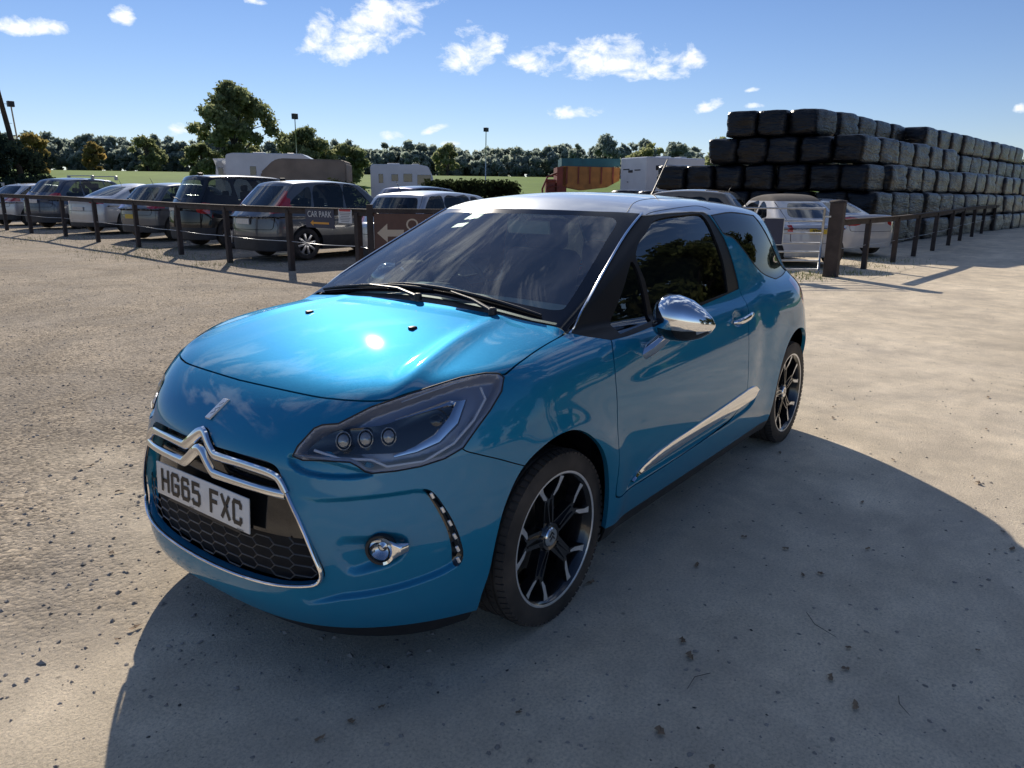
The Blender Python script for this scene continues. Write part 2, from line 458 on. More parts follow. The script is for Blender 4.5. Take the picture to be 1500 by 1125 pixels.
def tyre_mat():
    m, nt, b = new_mat('tyre_rubber')
    b.inputs['Roughness'].default_value = .75
    tc = nt.nodes.new('ShaderNodeTexCoord'); n = nt.nodes.new('ShaderNodeTexNoise'); n.inputs['Scale'].default_value = 9; n.inputs['Detail'].default_value = 8
    nt.links.new(tc.outputs['Object'], n.inputs['Vector'])
    r = nt.nodes.new('ShaderNodeValToRGB'); r.color_ramp.elements[0].position = .3; r.color_ramp.elements[1].position = .75
    r.color_ramp.elements[0].color = (.016, .015, .015, 1); r.color_ramp.elements[1].color = (.075, .062, .052, 1)
    nt.links.new(n.outputs['Fac'], r.inputs[0]); nt.links.new(r.outputs[0], b.inputs['Base Color'])
    return m
M_tyre = tyre_mat()
M_plate = simple('number_plate_white', (.72, .72, .70), .3, coat=.3, noise=.06, nscale=20)
M_plate_y = simple('number_plate_yellow', (.65, .45, .04), .35, noise=.08)
# ------------------------------------------------------------------ foreground hatchback
def plane_uv(P, d):
    """project on the plane across direction d (looking back along d); u to the rear/side, v up"""
    d = np.array(d, float); d /= np.linalg.norm(d)
    u = np.cross(np.array([0, 0, 1.]), d); u /= np.linalg.norm(u); v = np.cross(d, u)
    return P@u, P@v, d
def side_uv(P): return -P[:, 0], P[:, 2]
def top_uv(P): return -P[:, 0], P[:, 1]
def front_uv(P): return P[:, 1], P[:, 2]

LAMP3 = [(-.083,.383,.705),(-.098,.388,.731),(-.141,.412,.779),(-.156,.43,.789),(-.18,.472,.795),(-.199,.486,.806),(-.257,.526,.837),(-.302,.56,.853),(-.408,.622,.883),(-.492,.663,.901),(-.56,.703,.908),(-.59,.729,.904),(-.596,.744,.894),(-.565,.759,.859),(-.516,.757,.813),(-.466,.748,.768),(-.414,.736,.716),(-.363,.711,.692),(-.301,.673,.677),(-.245,.631,.67),(-.195,.585,.667),(-.184,.571,.672),(-.174,.555,.686),(-.162,.535,.698),(-.119,.468,.7),(-.092,.415,.697)]
D_LAMP = (.66, .66, .36)
D_CHK = (.66, .74, .12)
CHEEK3 = [(-.06,.40,.590),(-.091,.469,.592),(-.154,.559,.600),(-.228,.632,.607),(-.303,.69,.608),(-.327,.715,.575),(-.353,.738,.512),(-.370,.755,.445),(-.376,.761,.392),(-.352,.748,.362),(-.274,.70,.335),(-.182,.625,.312),(-.105,.537,.297),(-.04,.42,.285)]
FOG3 = [(-.094,.51,.472),(-.164,.597,.486),(-.21,.642,.492),(-.245,.672,.470),(-.240,.672,.425),(-.215,.653,.395),(-.17,.61,.375),(-.111,.547,.368)]
def poly3(L, d, close=True, sm=0):
    A = np.array(L); u, v, _ = plane_uv(A, d); q = np.stack([u, v], 1)
    return smooth_poly(q, sm) if sm else q
MOUTH = [(0,.724),(.02,.720),(.077,.682,1),(.20,.683),(.30,.680),(.340,.668),(.362,.640),(.385,.605),(.439,.506),(.484,.405),(.492,.369),(.480,.343),(.448,.331),(.367,.318),(.268,.310),(.108,.302),(0,.300)]
def mouth_poly():
    r = smooth_poly(MOUTH, 4, closed=False); l = r[::-1][1:-1]*np.array([-1, 1]); return np.concatenate([r, l])
TRIM = [(1.255,.372,1),(1.30,.405),(1.50,.442),(1.80,.462),(2.143,.482),(2.448,.500),(2.55,.498),(2.60,.470),(2.605,.440),(2.56,.415),(2.33,.405),(2.03,.398),(1.543,.388)]
ARCH_F = (.775, .338, .348); ARCH_R = (3.250, .330, .350)

def car_disp(P):
    """panel relief: inward push (m) at body points, y >= 0"""
    s = -P[:, 0]; y = P[:, 1]; z = P[:, 2]; d = np.zeros(len(P))
    front = s < .8
    u, v, _ = plane_uv(P[front], D_CHK)
    q = poly_sdf(poly3(CHEEK3, D_CHK, sm=3), u, v)
    fade = sstep(.40, .56, y[front])
    d[front] += .016*sstep(.004, -.012, q)*fade
    q = poly_sdf(poly3(FOG3, D_CHK, sm=3), u, v)
    d[front] += .022*sstep(.002, -.03, q)*sstep(.50, .62, y[front])
    # pocket under the lamp
    q = poly_sdf(poly3([(-.08,.375,.705),(-.12,.47,.700),(-.18,.57,.672),(-.195,.585,.664),(-.15,.53,.655),(-.09,.44,.66),(-.07,.39,.68)], D_CHK, sm=3), u, v)
    d[front] += .018*sstep(.006, -.008, q)
    side = (s > 1.14) & (s < 2.7) & (z < .6) & (y > .6)
    tp = smooth_poly([(1.20,.352,1),(1.30,.400),(1.50,.437),(1.80,.457),(2.143,.477),(2.448,.495),(2.60,.470),(2.56,.40),(2.40,.372),(1.9,.362)], 4)
    q = poly_sdf(tp, s[side], z[side])
    d[side] += .012*sstep(.003, -.02, q)
    # crease running down the rear quarter behind the door
    m = (s > 2.2) & (s < 3.2) & (z < 1.0)
    d[m] += .010*np.exp(-((s[m]-2.66-.10*(z[m]-.6))/.11)**2)*sstep(.38, .55, z[m])*sstep(1.0, .8, z[m])
    # hollow above the door handle line
    m = (s > .95) & (s < 2.9) & (z > .5) & (z < .95) & (y > .6)
    d[m] += .006*np.exp(-((z[m]-.80-.035*(s[m]-1.2))/.05)**2)*sstep(1.0, 1.4, s[m])*sstep(2.9, 2.5, s[m])
    # door handle cup
    m = (s > 2.1) & (s < 2.5) & (y > .6)
    d[m] += .022*np.exp(-(((s[m]-2.33)/.055)**2+((z[m]-.868)/.030)**2)**2)
    return d

def mesh_normals(P, T):
    n = np.cross(P[T[:, 1]]-P[T[:, 0]], P[T[:, 2]]-P[T[:, 0]]); N = np.zeros_like(P)
    for k in range(3): np.add.at(N, T[:, k], n)
    return N/(np.linalg.norm(N, axis=1)[:, None]+1e-12)

def offset(s, d):
    return Surf(s.P-s.N*d, s.T, s.N)

hero = thing('parked_hatchback', 'metallic blue three-door hatchback with silver-blue roof, parked in front of everything on the dirt yard', 'car', (-1.95, 0, 0))
def H(name, s, mat, parent=None, skirt=None, full=False, D=None):
    """link a half-surface as a part of the hero car (or mirrored full)"""
    if full: s = s.full()
    o = surf_obj(name, s, mat, parent or hero, skirt, D)
    o.matrix_parent_inverse = hero.matrix_world.inverted() if False else Matrix.Translation((1.95, 0, 0)) if (parent is None or parent is hero) else Matrix()
    return o
def hp(o, parent=None):
    """place a bmesh part (built in world coordinates) under the hero car"""
    if parent is None or parent is hero:
        o.parent = hero; o.matrix_parent_inverse = Matrix.Translation((1.95, 0, 0))
    else: o.parent = parent
    return o

def build_hero():
    P, Q = half_mesh(f_car, (-4.0, 0, .08), (.06, .95, 1.5), .0125)
    G = grad(f_car, P); N0 = G/np.linalg.norm(G, axis=1)[:, None]
    T = np.concatenate([Q[:, [0, 1, 2]], Q[:, [0, 2, 3]]])
    for rnd in range(2):
        d0 = car_disp(P); w = np.zeros(len(P), bool)
        for k in range(3):
            for j in range(3): w[T[:, k]] |= np.abs(d0[T[:, k]]-d0[T[:, j]]) > .0012
        for k in range(3):
            w2 = w.copy(); w2[T[:, k]] |= w[T].any(1); w = w2
        if rnd == 0: w |= (-P[:, 0] < .65) & (P[:, 1] > .3) & (P[:, 2] < .75) | (P[:, 1] < .55) & (P[:, 2] < .75) & (-P[:, 0] < .15)
        P, T = refine(f_car, P, T, w)
    G = grad(f_car, P); N0 = G/np.linalg.norm(G, axis=1)[:, None]
    P2 = P - N0*car_disp(P)[:, None]
    N = mesh_normals(P2, T); mid = np.abs(P2[:, 1]) < 1e-6
    N[mid, 1] = 0; N /= np.linalg.norm(N, axis=1)[:, None]
    # keep analytic normals where nothing is displaced
    moved = car_disp(P) > 1e-5
    near = moved.copy()
    for k in range(3): near[T[:, k]] |= moved[T].any(1)
    N = np.where(near[:, None], N, N0)
    S = Surf(P2, T, N)
    S0 = S
    cy = lambda s_, f: f
    def fieldcut(S, fn):
        v = fn(S.P, S.N); return S.split(v)
    # ---- wheel arches
    arches = {ARCH_F: [(.425,.02,1),(.433,.232),(.457,.321),(.481,.434),(.520,.536),(.590,.630),(.693,.685),(.79,.697),(.87,.678),(.945,.633),(1.01,.570),(1.05,.50),(1.076,.42),(1.090,.334),(1.10,.22),(1.10,.02,1)],
              ARCH_R: [(2.86,.02,1),(2.86,.25),(2.868,.36),(2.89,.46),(2.94,.56),(3.02,.64),(3.12,.688),(3.23,.703),(3.35,.682),(3.46,.62),(3.54,.53),(3.585,.42),(3.60,.30),(3.60,.02,1)]}
    def arch(c):
        pl = smooth_poly(arches[(c[0], c[1], .348 if c[0] < 2 else .350)], 5)
        def fn(P, N):
            q = poly_sdf(pl, -P[:, 0], P[:, 2])
            return np.where(P[:, 1] < .45, .5, q)
        return fn
    body = S
    for c in (ARCH_F, ARCH_R):
        _, body = fieldcut(body, arch(c))
    # floor
    _, body = body.split(np.where((body.N[:, 2] < -.75), -1., 1.)*.01)
    # ---- mouth
    mp = mouth_poly()
    def fm(P, N): return np.where(P[:, 0] > -.5, poly_sdf(mp, P[:, 1], P[:, 2]), .5)
    mouth, body = fieldcut(body, fm)
    # ---- headlamps
    lp = poly3(LAMP3, D_LAMP)
    dl = np.array(D_LAMP)/np.linalg.norm(D_LAMP)
    def fl(P, N):
        u, v, _ = plane_uv(P, D_LAMP); q = poly_sdf(lp, u, v)
        return np.where((P[:, 0] > -.8) & (N@dl > .15), q, .5)
    lamp, body = fieldcut(body, fl)
    # ---- daytime lamp strip
    drl = poly3([(-.296,.684,.611),(-.317,.702,.603),(-.341,.726,.555),(-.362,.745,.50),(-.376,.757,.445),(-.380,.763,.395),(-.366,.758,.366),(-.352,.748,.371),(-.352,.743,.42),(-.342,.735,.48),(-.326,.718,.535),(-.306,.695,.59)], D_CHK, sm=4)
    dc = np.array(D_CHK)/np.linalg.norm(D_CHK)
    def fd(P, N):
        u, v, _ = plane_uv(P, D_CHK); q = poly_sdf(drl, u, v); return np.where((P[:, 0] > -.6) & (P[:, 2] < .7), q, .5)
    drlS, body = fieldcut(body, fd)
    # ---- windscreen + black surround (top projection)
    bon_side = [(.302,.56),(.408,.622),(.492,.663),(.56,.703),(.59,.729),(.601,.741),(.679,.737),(.806,.720),(.90,.708),(1.002,.697)]
    rear_edge = [(1.002,.697),(.984,.511),(.972,.299),(.968,.129),(.966,0)]
    strip = [(1.010,.706),(1.176,.677),(1.359,.637),(1.6,.585),(1.79,.560)]
    wtop = [(1.79,.560),(1.753,.486),(1.693,.345),(1.647,.162),(1.632,0)]
    ws_out = np.concatenate([[(1.0, -.1), (.966, -.1), (.966, 0)], smooth_poly(rear_edge, 4, False)[::-1][1:], smooth_poly(strip, 4, False), smooth_poly(wtop, 4, False)[1:], [(1.632, -.1)]])
    def fw(P, N):
        return np.where((P[:, 2] > .93) & (P[:, 2] < 1.40), poly_sdf(ws_out, -P[:, 0], P[:, 1]), .5)
    wind, body = fieldcut(body, fw)
    ws_in = np.concatenate([[(1.046, -.1), (1.046, 0)], smooth_poly([(1.046,0),(1.050,.2),(1.056,.388),(1.070,.575),(1.082,.612),(1.10,.628),(1.34,.583),(1.558,.533),(1.655,.512),(1.685,.490),(1.688,.455),(1.652,.35),(1.605,.18),(1.590,0)], 4, False), [(1.590, -.1)]])
    def fwi(P, N): return poly_sdf(ws_in, -P[:, 0], P[:, 1])
    wglass, wfrit = fieldcut(wind, fwi)
    # cowl: lowest strip of the surround
    cowl, wfrit = fieldcut(wfrit, lambda P, N: (-P[:, 0])-(1.008+.10*np.clip(P[:, 1]-.55, 0, 1))+np.where(P[:, 1] > .66, .5, 0))
    # ---- black side band with windows (side projection)
    blk = np.array([(1.0,.972),(1.067,.951),(1.175,.927),(1.3,.925),(1.525,.933),(2.0,.956),(2.487,.988),(2.495,1.003),(2.47,1.12),(2.442,1.232),(2.40,1.30),(2.375,1.342),(2.34,1.358),(2.2,1.362),(1.95,1.358),(1.789,1.349),(1.6,1.29),(1.2,1.1)])
    # upper-front limit is the windscreen surround, already removed
    def fb(P, N):
        q = poly_sdf(blk, -P[:, 0], P[:, 2]); return np.where((P[:, 1] > .45), q, .5)
    # widen forward so everything between strip and band is black
    blk2 = np.concatenate([blk[:15], [(1.789,1.351),(1.70,1.36),(1.5,1.30),(1.2,1.16),(.99,1.02)]])
    blk = blk2
    black, body = fieldcut(body, fb)
    gd = smooth_poly([(1.560,1.205),(1.728,1.298),(1.80,1.327),(1.91,1.342),(2.1,1.350),(2.285,1.352),(2.312,1.335),(2.323,1.302),(2.334,1.223),(2.350,1.119),(2.345,1.0),(2.338,.985,1),(2.008,.968),(1.60,.950,1),(1.587,1.0),(1.580,1.10)], 4)
    ql = smooth_poly([(1.520,1.180),(1.545,1.12),(1.555,1.0),(1.552,.950,1),(1.262,.938,1),(1.285,.97),(1.344,1.02),(1.42,1.09),(1.49,1.16)], 4)
    door_win, black = fieldcut(black, lambda P, N: poly_sdf(gd, -P[:, 0], P[:, 2]))
    quarterlight, black = fieldcut(black, lambda P, N: poly_sdf(ql, -P[:, 0], P[:, 2]))
    # ---- rear quarter glass
    qg = smooth_poly([(2.392,1.342,1),(2.7,1.352),(3.08,1.330,1),(3.20,1.22),(3.34,1.09),(3.49,1.000,1),(3.30,.988),(3.10,.985,1),(2.90,1.030),(2.76,1.095),(2.65,1.170),(2.56,1.228),(2.462,1.250,1),(2.435,1.262)], 4)
    quarter, body = fieldcut(body, lambda P, N: np.where((P[:, 1] > .4), poly_sdf(qg, -P[:, 0], P[:, 2]), .5))
    # ---- tail lamp
    tl = smooth_poly([(3.31,.935),(3.42,.968),(3.6,.975),(3.85,.95),(3.95,.85),(3.9,.74),(3.70,.735),(3.50,.765),(3.37,.85)], 4)
    tail, body = fieldcut(body, lambda P, N: np.where((P[:, 1] > .45), poly_sdf(tl, -P[:, 0], P[:, 2]), .5))
    # rear screen
    rg_p = [(.0,1.02),(.50,1.03),(.56,1.08),(.50,1.28),(.46,1.31),(0,1.32),(-.1,1.32),(-.1,1.02)]
    rearglass, body = fieldcut(body, lambda P, N: np.where((-P[:, 0] > 3.3) & (N[:, 0] < -.3), poly_sdf(rg_p, P[:, 1], P[:, 2]), .5))
    # ---- roof (everything above the window line)
    def froof(P, N):
        s = -P[:, 0]; z = P[:, 2]
        line = np.interp(s, [1.6,1.79,1.95,2.34,2.40,2.7,3.08,3.15,3.4,3.6], [1.30,1.345,1.352,1.352,1.340,1.345,1.325,1.30,1.30,1.30])
        return line-z
    roof, body = fieldcut(body, froof)
    # ---- doors
    door = [(1.175,.930),(1.150,.90),(1.131,.85),(1.125,.73),(1.123,.5),(1.124,.365),(1.150,.349,1),(1.41,.349),(1.72,.356),(2.16,.372),(2.30,.385),(2.39,.42),(2.428,.48),(2.430,.56),(2.418,.665),(2.424,.79),(2.475,.887),(2.494,.945),(2.490,.992,1),(2.44,1.06,1),(2.0,1.2,1),(1.25,1.1,1)]
    dp = smooth_poly(door, 4)
    g = .0028
    fdoor = lambda P, N: np.where(P[:, 1] > .5, poly_sdf(dp, -P[:, 0], P[:, 2]), .5)
    doorS, body = fieldcut(body, lambda P, N: fdoor(P, N)+g)
    _, body = fieldcut(body, lambda P, N: fdoor(P, N)-g)
    # ---- bonnet
    bf = smooth_poly([(.178,0),(.181,.096),(.190,.235),(.206,.356),(.228,.431),(.245,.471),(.268,.514),(.302,.56)], 4, False)
    bp_ = np.concatenate([[(.178, -.1)], bf, smooth_poly(bon_side, 4, False)[1:], [(1.2, .697), (1.2, -.1)]])
    fbon = lambda P, N: np.where((P[:, 2] > .78), poly_sdf(bp_, -P[:, 0], P[:, 1]), .5)
    bonnet, body = fieldcut(body, lambda P, N: fbon(P, N)+g)
    _, body = fieldcut(body, lambda P, N: fbon(P, N)-g)
    # ---- front bumper: below the bonnet line / ahead of the wing gap
    gapline = smooth_poly([(.36,.80),(.412,.713),(.451,.692),(.51,.667),(.573,.638),(.66,.60)], 4, False)
    bump_poly = np.concatenate([[(-.2, 1.2), (.36, 1.2)], gapline, [(.66, 0), (-.2, 0)]])
    fbp = lambda P, N: poly_sdf(bump_poly, -P[:, 0], P[:, 2])
    bumper, body = fieldcut(body, lambda P, N: fbp(P, N)+.0018)
    _, body = fieldcut(body, lambda P, N: fbp(P, N)-.0018)
    # rear bumper
    rb = [(3.62,.9),(3.63,.62),(3.72,.62),(4.2,.66),(4.2,0),(3.4,0),(3.45,.5),(3.58,.64)]
    # ---- black lower lip & sill
    lip, bumper = fieldcut(bumper, lambda P, N: P[:, 2]-.195)
    sill, body = fieldcut(body, lambda P, N: np.where((-P[:, 0] > .9) & (-P[:, 0] < 3.0), P[:, 2]-.235, P[:, 2]-.20))
    o_body = H('body', body, M_blue, skirt=.02, full=True)
    H('front_bumper', bumper, M_blue, skirt=.03, full=True)
    H('bonnet', bonnet, M_blue, skirt=.012, full=True)
    H('roof', roof, M_roof, skirt=.008, full=True)
    H('lower_lip', offset(lip, .018), M_trim, skirt=.01, full=True)
    o_cowl = H('cowl_panel', offset(cowl, .010), M_trim, skirt=.01, full=True)
    o_ws = H('windscreen', wglass, M_wind, full=True)
    H('windscreen_surround', wfrit, M_frit, parent=o_ws, full=True)
    H('rear_window', rearglass, M_side, full=True)
    for sd in (1, -1):
        f = (lambda q: q) if sd == 1 else (lambda q: q.mirrored())
        d = H('door', f(doorS), M_blue, skirt=.012)
        fr = H('window_frame', f(offset(black, .004)), M_frame, parent=d, skirt=.012)
        fr.parent = d; 
        for nm, q in (('window', door_win), ('quarterlight', quarterlight)):
            w = H(nm, f(offset(q, .012)), M_door_glass, parent=d)
        qw = H('rear_side_window', f(offset(quarter, .001)), M_quarter_glass)
        bm = B(); tube(bm, [ray_surf((-a, 1.3, b), (0, -1, 0)) for a, b in qg], .0028, 6, closed=True); fin(bm, sd, 'window_seal', M_frame, qw)
        H('tail_lamp', f(tail), M_red, skirt=.01)
        H('sill', f(sill), M_trim, skirt=.01)
        dr = H('daytime_lamp', f(offset(drlS, .006)), M_gloss, skirt=.0)
        for k in range(6):
            t = (k+.5)/6
            pts = np.array([(-.318,.700,.590),(-.338,.722,.545),(-.352,.737,.503),(-.362,.746,.460),(-.367,.752,.420),(-.367,.754,.385)])[k]
            bm = B(); c = Vector(pts)+Vector((.66,.74,.12)).normalized()*.001
            up = (Vector((-.362,.746,.46))-Vector((-.326,.71,.57))).normalized()
            nn = Vector((.60,.79,.1)).normalized(); sx = up.cross(nn)
            M = Matrix((( sx.x, up.x, nn.x, c.x), (sx.y, up.y, nn.y, c.y), (sx.z, up.z, nn.z, c.z), (0, 0, 0, 1)))
            box(bm, (0, 0, 0), (.010, .020, .008), bevel=.0025, M=M)
            if sd == -1: bmesh.ops.scale(bm, vec=(1, -1, 1), verts=bm.verts); bmesh.ops.reverse_faces(bm, faces=bm.faces)
            hp(bm_obj('led', bm, M_satin, None), dr)
        hl = H('headlamp', f(offset(lamp, .001)), M_lens)
        lamp_inner(f, lamp, hl, sd)
    # dark inner liner so gaps and arches read dark
    L = offset(S0, .022)
    _, L = L.split(np.where(L.P[:, 2] > .90-.5*sstep(-.1, .0, L.P[:, 0]*0), -1., 1.)*.01+0)
    L = Surf(S0.P-S0.N*.022, S0.T, S0.N)
    for c in ((ARCH_F[0], ARCH_F[1], .36), (ARCH_R[0], ARCH_R[1], .36)):
        _, L = L.split(arch(c)(S0.P if len(L.P) == len(S0.P) else L.P, None))
    _, L = L.split(np.where((-L.P[:, 0] > 1.0), .92-L.P[:, 2], 1.))
    _, L = L.split(np.where((-L.P[:, 0] > .3), .50-L.P[:, 2]+0*L.P[:, 0], 1.)*np.where(False, 1, 0)+1)
    lampcut = fl(L.P+L.N*.022, L.N)-.0
    _, L = L.split(lampcut)
    _, L = L.split(fm(L.P, L.N)-.01)
    _, L = L.split(fw(L.P+L.N*.022, L.N))
    H('inner_body', L, M_dark, full=True)
    # mouth: gloss band and mesh
    mb, ml = mouth.split(.455+.05*(mouth.P[:, 1]**2)-mouth.P[:, 2])
    gr = H('grille', offset(mb, .030), M_gloss, full=True)
    H('lower_grille', offset(ml, .045), M_dark, full=True)
    return gr

def surf_at(y, z, off=0.):
    """x of the front fascia at (y, z)"""
    a, b = -.6, .1
    for _ in range(40):
        m = (a+b)/2
        if f_car(np.array(m), abs(y), z) < 0: a = m
        else: b = m
    return a+off
def front_pts(L, off): return [Vector((surf_at(y, z, off), y, z)) for y, z in L]

def ray_surf(o, d):
    """march from outside point o along d onto the body"""
    o = np.array(o, float); d = np.array(d, float); d /= np.linalg.norm(d)
    t = np.linspace(0, .8, 400); X = o+t[:, None]*d; v = f_car(X[:, 0], np.abs(X[:, 1]), X[:, 2]); i = max(int(np.argmax(v < 0)), 1)
    a, b = t[i-1], t[i]
    for _ in range(25):
        m = (a+b)/2; x = o+m*d
        if f_car(x[0], abs(x[1]), x[2]) < 0: b = m
        else: a = m
    return Vector(o+b*d)

def lamp_inner(f, lamp, hl, sd):
    """housing and optics behind a headlamp lens"""
    d = Vector(D_LAMP).normalized(); u_ = Vector((0, 0, 1)).cross(d).normalized(); v_ = d.cross(u_)
    A = np.array(LAMP3); U, V, _ = plane_uv(A, D_LAMP)
    # seal round the lens
    bm = B()
    tube(bm, [Vector(p)+d*.0005 for p in A], .0024, 6, closed=True)
    fin(bm, sd, 'lamp_seal', M_seal, hl)
    # housing: the lens shape pushed inward, shallow at the rim
    lp = poly3(LAMP3, D_LAMP); s = lamp.compact(); u, v, _ = plane_uv(s.P, D_LAMP)
    q = -poly_sdf(lp, u, v)
    dep = .003+.045*sstep(.004, .03, q)
    P = s.P-np.array(d)[None]*dep[:, None]
    g = Surf(P, s.T, mesh_normals(P, s.T)); g = f(g)
    mesh_np('housing', g.P, g.T, M_lampgrey, hl, g.N)
    def pt(a, b, dep):
        """lens-plane coordinates (a right in the photo = to the rear, b up) to a point behind the lens"""
        uu = U.min()+(U.max()-U.min())*a; vv = V.min()+(V.max()-V.min())*b
        base = u_*uu+v_*vv
        p = ray_surf(base+d*1.2, -d)
        return p-d*dep
    def panel(name, ab, dep, mat, th=.0):
        q = smooth_poly(ab, 4); bm = B(); c = pt(sum(a for a, b in ab)/len(ab), sum(b for a, b in ab)/len(ab), dep+.004)
        vs = [bm.verts.new(pt(a, b, dep)) for a, b in q]; cv = bm.verts.new(c)
        for i in range(len(vs)): bm.faces.new((vs[i], vs[(i+1) % len(vs)], cv))
        bmesh.ops.recalc_face_normals(bm, faces=bm.faces)
        if sum((f_.normal.dot(d)) for f_ in bm.faces) < 0: bmesh.ops.reverse_faces(bm, faces=bm.faces)
        fin(bm, sd, name, mat, hl)
    panel('lamp_mask', [(.07,.20),(.13,.36),(.22,.44),(.40,.47),(.55,.56),(.70,.64),(.745,.62),(.70,.45),(.62,.30),(.50,.20),(.36,.19),(.20,.20)], .024, M_gloss)
    # three projector lenses
    for a in (.235, .335, .440):
        bm = B(); c = pt(a, .325+.12*(a-.2), .016)
        M = Matrix.Translation(c) @ d.to_track_quat('Z', 'Y').to_matrix().to_4x4()
        lathe(bm, [(.022, -.01), (.022, .008), (.0195, .010), (.018, .002)], 20, M @ Matrix.Scale(1.25, 4, (0, 1, 0)), 0)
        fin(bm, sd, 'projector_bezel', M_proj, hl)
        bm = B(); lathe(bm, [(.0175, .002), (.015, .010), (.009, .014), (.0, .016)], 16, M @ Matrix.Scale(1.2, 4, (0, 1, 0)))
        fin(bm, sd, 'projector', M_proj, hl)
    # chrome blade reflector
    bm = B()
    top = [(.47, .52), (.60, .60), (.72, .68), (.78, .70)]; low = [(.78, .70), (.74, .50), (.66, .32), (.56, .22), (.46, .16)]
    tp = [pt(a, b, .026) for a, b in top]; lw = [pt(a, b, .026) for a, b in low]
    path = tp+lw[1:]
    tube(bm, path, [.005, .010, .017, .021, .021, .017, .011, .004], 8, flat=(1, .5))
    fin(bm, sd, 'reflector_blade', M_chrome, hl)
    bm = B(); c = pt(.66, .50, .040)
    M = Matrix.Translation(c) @ d.to_track_quat('Z', 'Y').to_matrix().to_4x4()
    lathe(bm, [(.038, .004), (.036, .012), (.028, .004), (.022, .010), (.012, .016), (0, .018)], 24, M)
    fin(bm, sd, 'main_lamp', M_gloss, hl)
    # pale light guide following the lower/rear edge
    bm = B()
    gp = [(.10, .25), (.22, .155), (.36, .135), (.43, .06), (.60, .10), (.74, .27), (.84, .50), (.90, .72), (.88, .84)]
    tube(bm, [pt(a, b, .014) for a, b in gp], .0042, 6)
    fin(bm, sd, 'light_guide', M_guide, hl)
    bm = B()
    gp = [(.50, .70), (.62, .80), (.75, .90), (.86, .955)]
    tube(bm, [pt(a, b, .018) for a, b in gp], [.004, .009, .012, .006], 8, flat=(1, .4))
    fin(bm, sd, 'indicator', M_guide, hl)
def fin(bm, sd, name, mat, parent):
    if sd == -1:
        bmesh.ops.scale(bm, vec=(1, -1, 1), verts=bm.verts); bmesh.ops.reverse_faces(bm, faces=bm.faces)
    o = bm_obj(name, bm, mat, None, angle=35)
    return hp(o, parent)
M_lampgrey = simple('lamp_housing', (.34, .36, .43), .35, metal=.4, coat=.3)
M_proj = simple('projector_glass', (.28, .30, .32), .04, metal=.5, coat=1)
M_mesh = simple('mesh_grey', (.045, .047, .05), .3, coat=.3)
M_guide = simple('light_guide', (.62, .66, .74), .25, coat=.5)
grille = build_hero()

# ---- grille details
CH_UP = [(0,.712),(.020,.703),(.050,.678),(.080,.657),(.100,.655),(.20,.6555),(.30,.650),(.345,.640),(.362,.625),(.380,.600)]
CH_LO = [(0,.660),(.020,.651),(.050,.625),(.080,.604),(.100,.602),(.20,.601),(.30,.598),(.380,.595)]
for nm, Lp in (('chevron_bar', CH_UP), ('chevron_bar', CH_LO)):
    bm = B(); q = smooth_poly(Lp, 3, False); q = np.concatenate([q[::-1]*np.array([-1, 1]), q[1:]])
    pts = front_pts(q, .002)
    rr = [.0150+.004*math.exp(-(abs(p.y)/.12)**2) for p in pts]
    tube(bm, pts, rr, 10, flat=(.65, .95))
    fin(bm, 1, nm, M_chrome, grille)
bm = B(); q = smooth_poly([(.382,.600),(.439,.506),(.484,.405),(.492,.369),(.480,.343),(.448,.331),(.367,.318),(.268,.310),(.108,.302),(0,.300)], 4, False)
q = np.concatenate([q, q[::-1][1:]*np.array([-1, 1])]); tube(bm, front_pts(q, .001), .0075, 10, flat=(1, .8))
fin(bm, 1, 'chrome_surround', M_chrome, grille)
# honeycomb mesh: long hexagons
bm = B(); rows = 6; mpoly = smooth_poly([(0,.448),(.30,.452),(.455,.462),(.476,.40),(.484,.372),(.473,.350),(.44,.341),(.367,.329),(.268,.321),(.108,.313),(0,.311)], 4, False)
mfull = np.concatenate([mpoly, mpoly[::-1][1:-1]*np.array([-1, 1])])
cw, chh = .080, .0262
HW, HH = .043, .0165
for c in range(-8, 9):
    for r in range(7):
        cx = c*HW*1.62; cz = .462-r*2*HH-(HH if c % 2 else 0)
        if poly_sdf(mfull, np.array([cx]), np.array([cz]))[0] > .02: continue
        pp = []
        for a, b in [(-HW, 0), (-HW*.62, HH), (HW*.62, HH), (HW, 0), (HW*.62, -HH), (-HW*.62, -HH)]:
            y_ = cx+a*.985; z_ = cz+b*.96; q_ = (y_, z_)
            pp.append(Vector((surf_at(max(min(y_, .48), -.48), max(z_, .30), -.026), y_, z_)))
        tube(bm, pp, .0018, 5, closed=True)
bmesh.ops.delete(bm, geom=[v for v in bm.verts if poly_sdf(mfull, np.array([v.co.y]), np.array([v.co.z]))[0] > .004], context='VERTS')
fin(bm, 1, 'mesh', M_mesh, grille)

